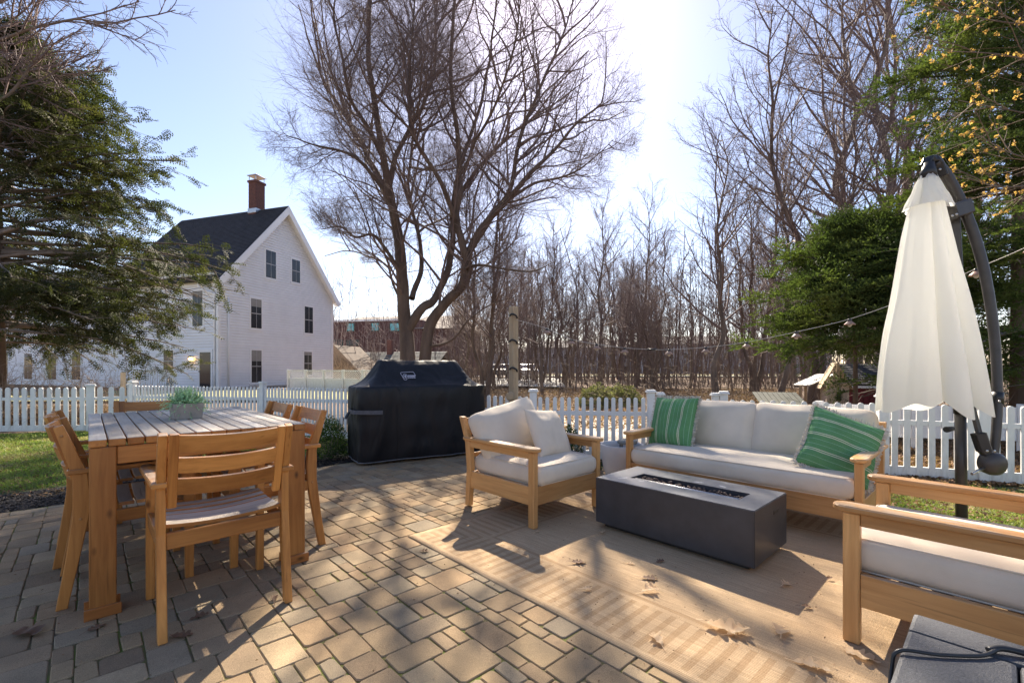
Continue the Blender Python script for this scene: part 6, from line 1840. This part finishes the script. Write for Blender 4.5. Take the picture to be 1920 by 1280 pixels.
link('curved_arm', tube_mesh(ca, [.024+.007*min(1, i/30) for i in range(41)], 16, dark_metal), um)
link('arm_collar', tube_mesh([up_(1870, 757, 3.03), up_(1870, 735, 3.035)], .031, 16, black_plastic), um)
link('bracket', sweep_mesh([up_(1782, 398, 3.08), up_(1812, 388, 3.1)], .085, .10, [dark_metal]), um)
link('arm_head', sweep_mesh(smooth_line([up_(1768, 330, 3.1), up_(1758, 304, 3.1), up_(1742, 300, 3.1), up_(1735, 312, 3.1)], 8), .05, .055, [black_plastic], up=(0, 1, 0)), um)
link('hanger', tube_mesh([up_(1741, 306, 3.08), up_(1740, 336, 3.08)], [.03, .052], 16, black_plastic), um)
link('crank_hub', lathe_mesh([(.001, -.05), (.05, -.05), (.072, -.03), (.078, 0), (.072, .03), (.05, .05), (.001, .05)], 24, dark_metal), um, None, Matrix.Translation(up_(1860, 868, 2.97)) @ RZ(-YAW) @ RX(R(90)))
link('strut', sweep_mesh([up_(1818, 745, 3.05), up_(1838, 822, 3.0)], .04, .022, [dark_metal]), um)
link('strut_sleeve', sweep_mesh([up_(1834, 812, 2.99), up_(1845, 845, 2.98)], .065, .065, [black_plastic]), um)
link('hub_bracket', sweep_mesh([up_(1842, 842, 2.98), up_(1858, 858, 2.97)], .05, .05, [black_plastic]), um)
link('crank_handle', tube_mesh([up_(1848, 876, 2.96), up_(1832, 882, 2.94), up_(1822, 888, 2.92)], .009, 8, steel), um)
link('knob', tube_mesh([up_(1774, 805, 3.05), up_(1786, 803, 3.07)], [.02, .014], 12, black_plastic), um)
for px, py, d in ((1762, 318, 3.07), (1785, 405, 3.03), (1793, 402, 3.03), (1850, 845, 2.93), (1864, 845, 2.93), (1873, 752, 2.98)):
    link('bolt', lathe_mesh([(.008, 0), (.008, .004), (.001, .006)], 10, steel), um, None, Matrix.Translation(up_(px, py, d)) @ RZ(-YAW) @ RX(R(90)))
# canopy: pleated cloth, radius by height
cb = bearing(1745, D_U); cz = 0
def canopy(tab, nfold, seed, scallop, lean, kx=1.0):
    """tab: (py, px_centre, half_width_px)"""
    K = 192; rows = []; m = 46
    V = []; Fq = []
    ys = [tab[0][0]+(tab[-1][0]-tab[0][0])*i/m for i in range(m+1)]
    rr = random.Random(seed); ph = [rr.uniform(-.35, .35) for _ in range(nfold)]; am = [rr.uniform(.35, 1.45) for _ in range(nfold)]
    for yi, y in enumerate(ys):
        for (y0, c0, h0), (y1, c1, h1) in zip(tab, tab[1:]):
            if y <= y1+1e-6:
                t = (y-y0)/(y1-y0); cx = c0+(c1-c0)*t; hw = h0+(h1-h0)*t; break
        fr = yi/m; r0_ = hw*D_U/853*.75
        ctr = bearing(cx, D_U-.02)
        for i in range(K):
            a = 2*math.pi*i/K; q = (a/(2*math.pi)*nfold+.42*math.sin(2*a+seed)+.22*math.sin(3*a+1)+nfold) % nfold; k = int(q) % nfold; f = q-int(q)
            f2 = min(1, max(0, f+ph[k]*f*(1-f)))
            pleat = abs(math.sin(math.pi*f2))**.8
            depth_ = (.10+.34*fr**.7)*am[k]
            rad = r0_*(1+.10-depth_*(1-pleat))
            rad += .012*fr*noise.noise(Vector((math.cos(a)*4, math.sin(a)*4, fr*3+seed)))+.09*r0_*noise.noise(Vector((math.cos(a)*2.2+fr, math.sin(a)*2.2, fr*2.2+seed)))
            z = height(y, D_U)-cz
            z -= scallop*fr**6*(pleat*.8+.35*noise.noise(Vector((math.cos(a)*2, math.sin(a)*2, seed))))
            p = ctr+Vector((math.cos(a)*rad, math.sin(a)*rad, 0)); V.append((p.x-uo.x, p.y-uo.y, z))
    for l in range(m):
        for i in range(K): Fq.append((l*K+i, l*K+(i+1) % K, (l+1)*K+(i+1) % K, (l+1)*K+i))
    me = bpy.data.meshes.new('canopy'); me.from_pydata(V, [], Fq)
    for p in me.polygons: p.use_smooth = True
    me.materials.append(canvas_white); return me
link('canopy', canopy([(338, 1740, 14), (380, 1738, 30), (440, 1738, 44), (520, 1740, 60), (600, 1743, 76), (680, 1746, 92), (745, 1748, 104)], 8, 3, .13, 0), um)
link('canopy_cap', canopy([(331, 1740, 15), (350, 1740, 25), (372, 1741, 36), (388, 1741, 46)], 6, 8, .02, 0), um)
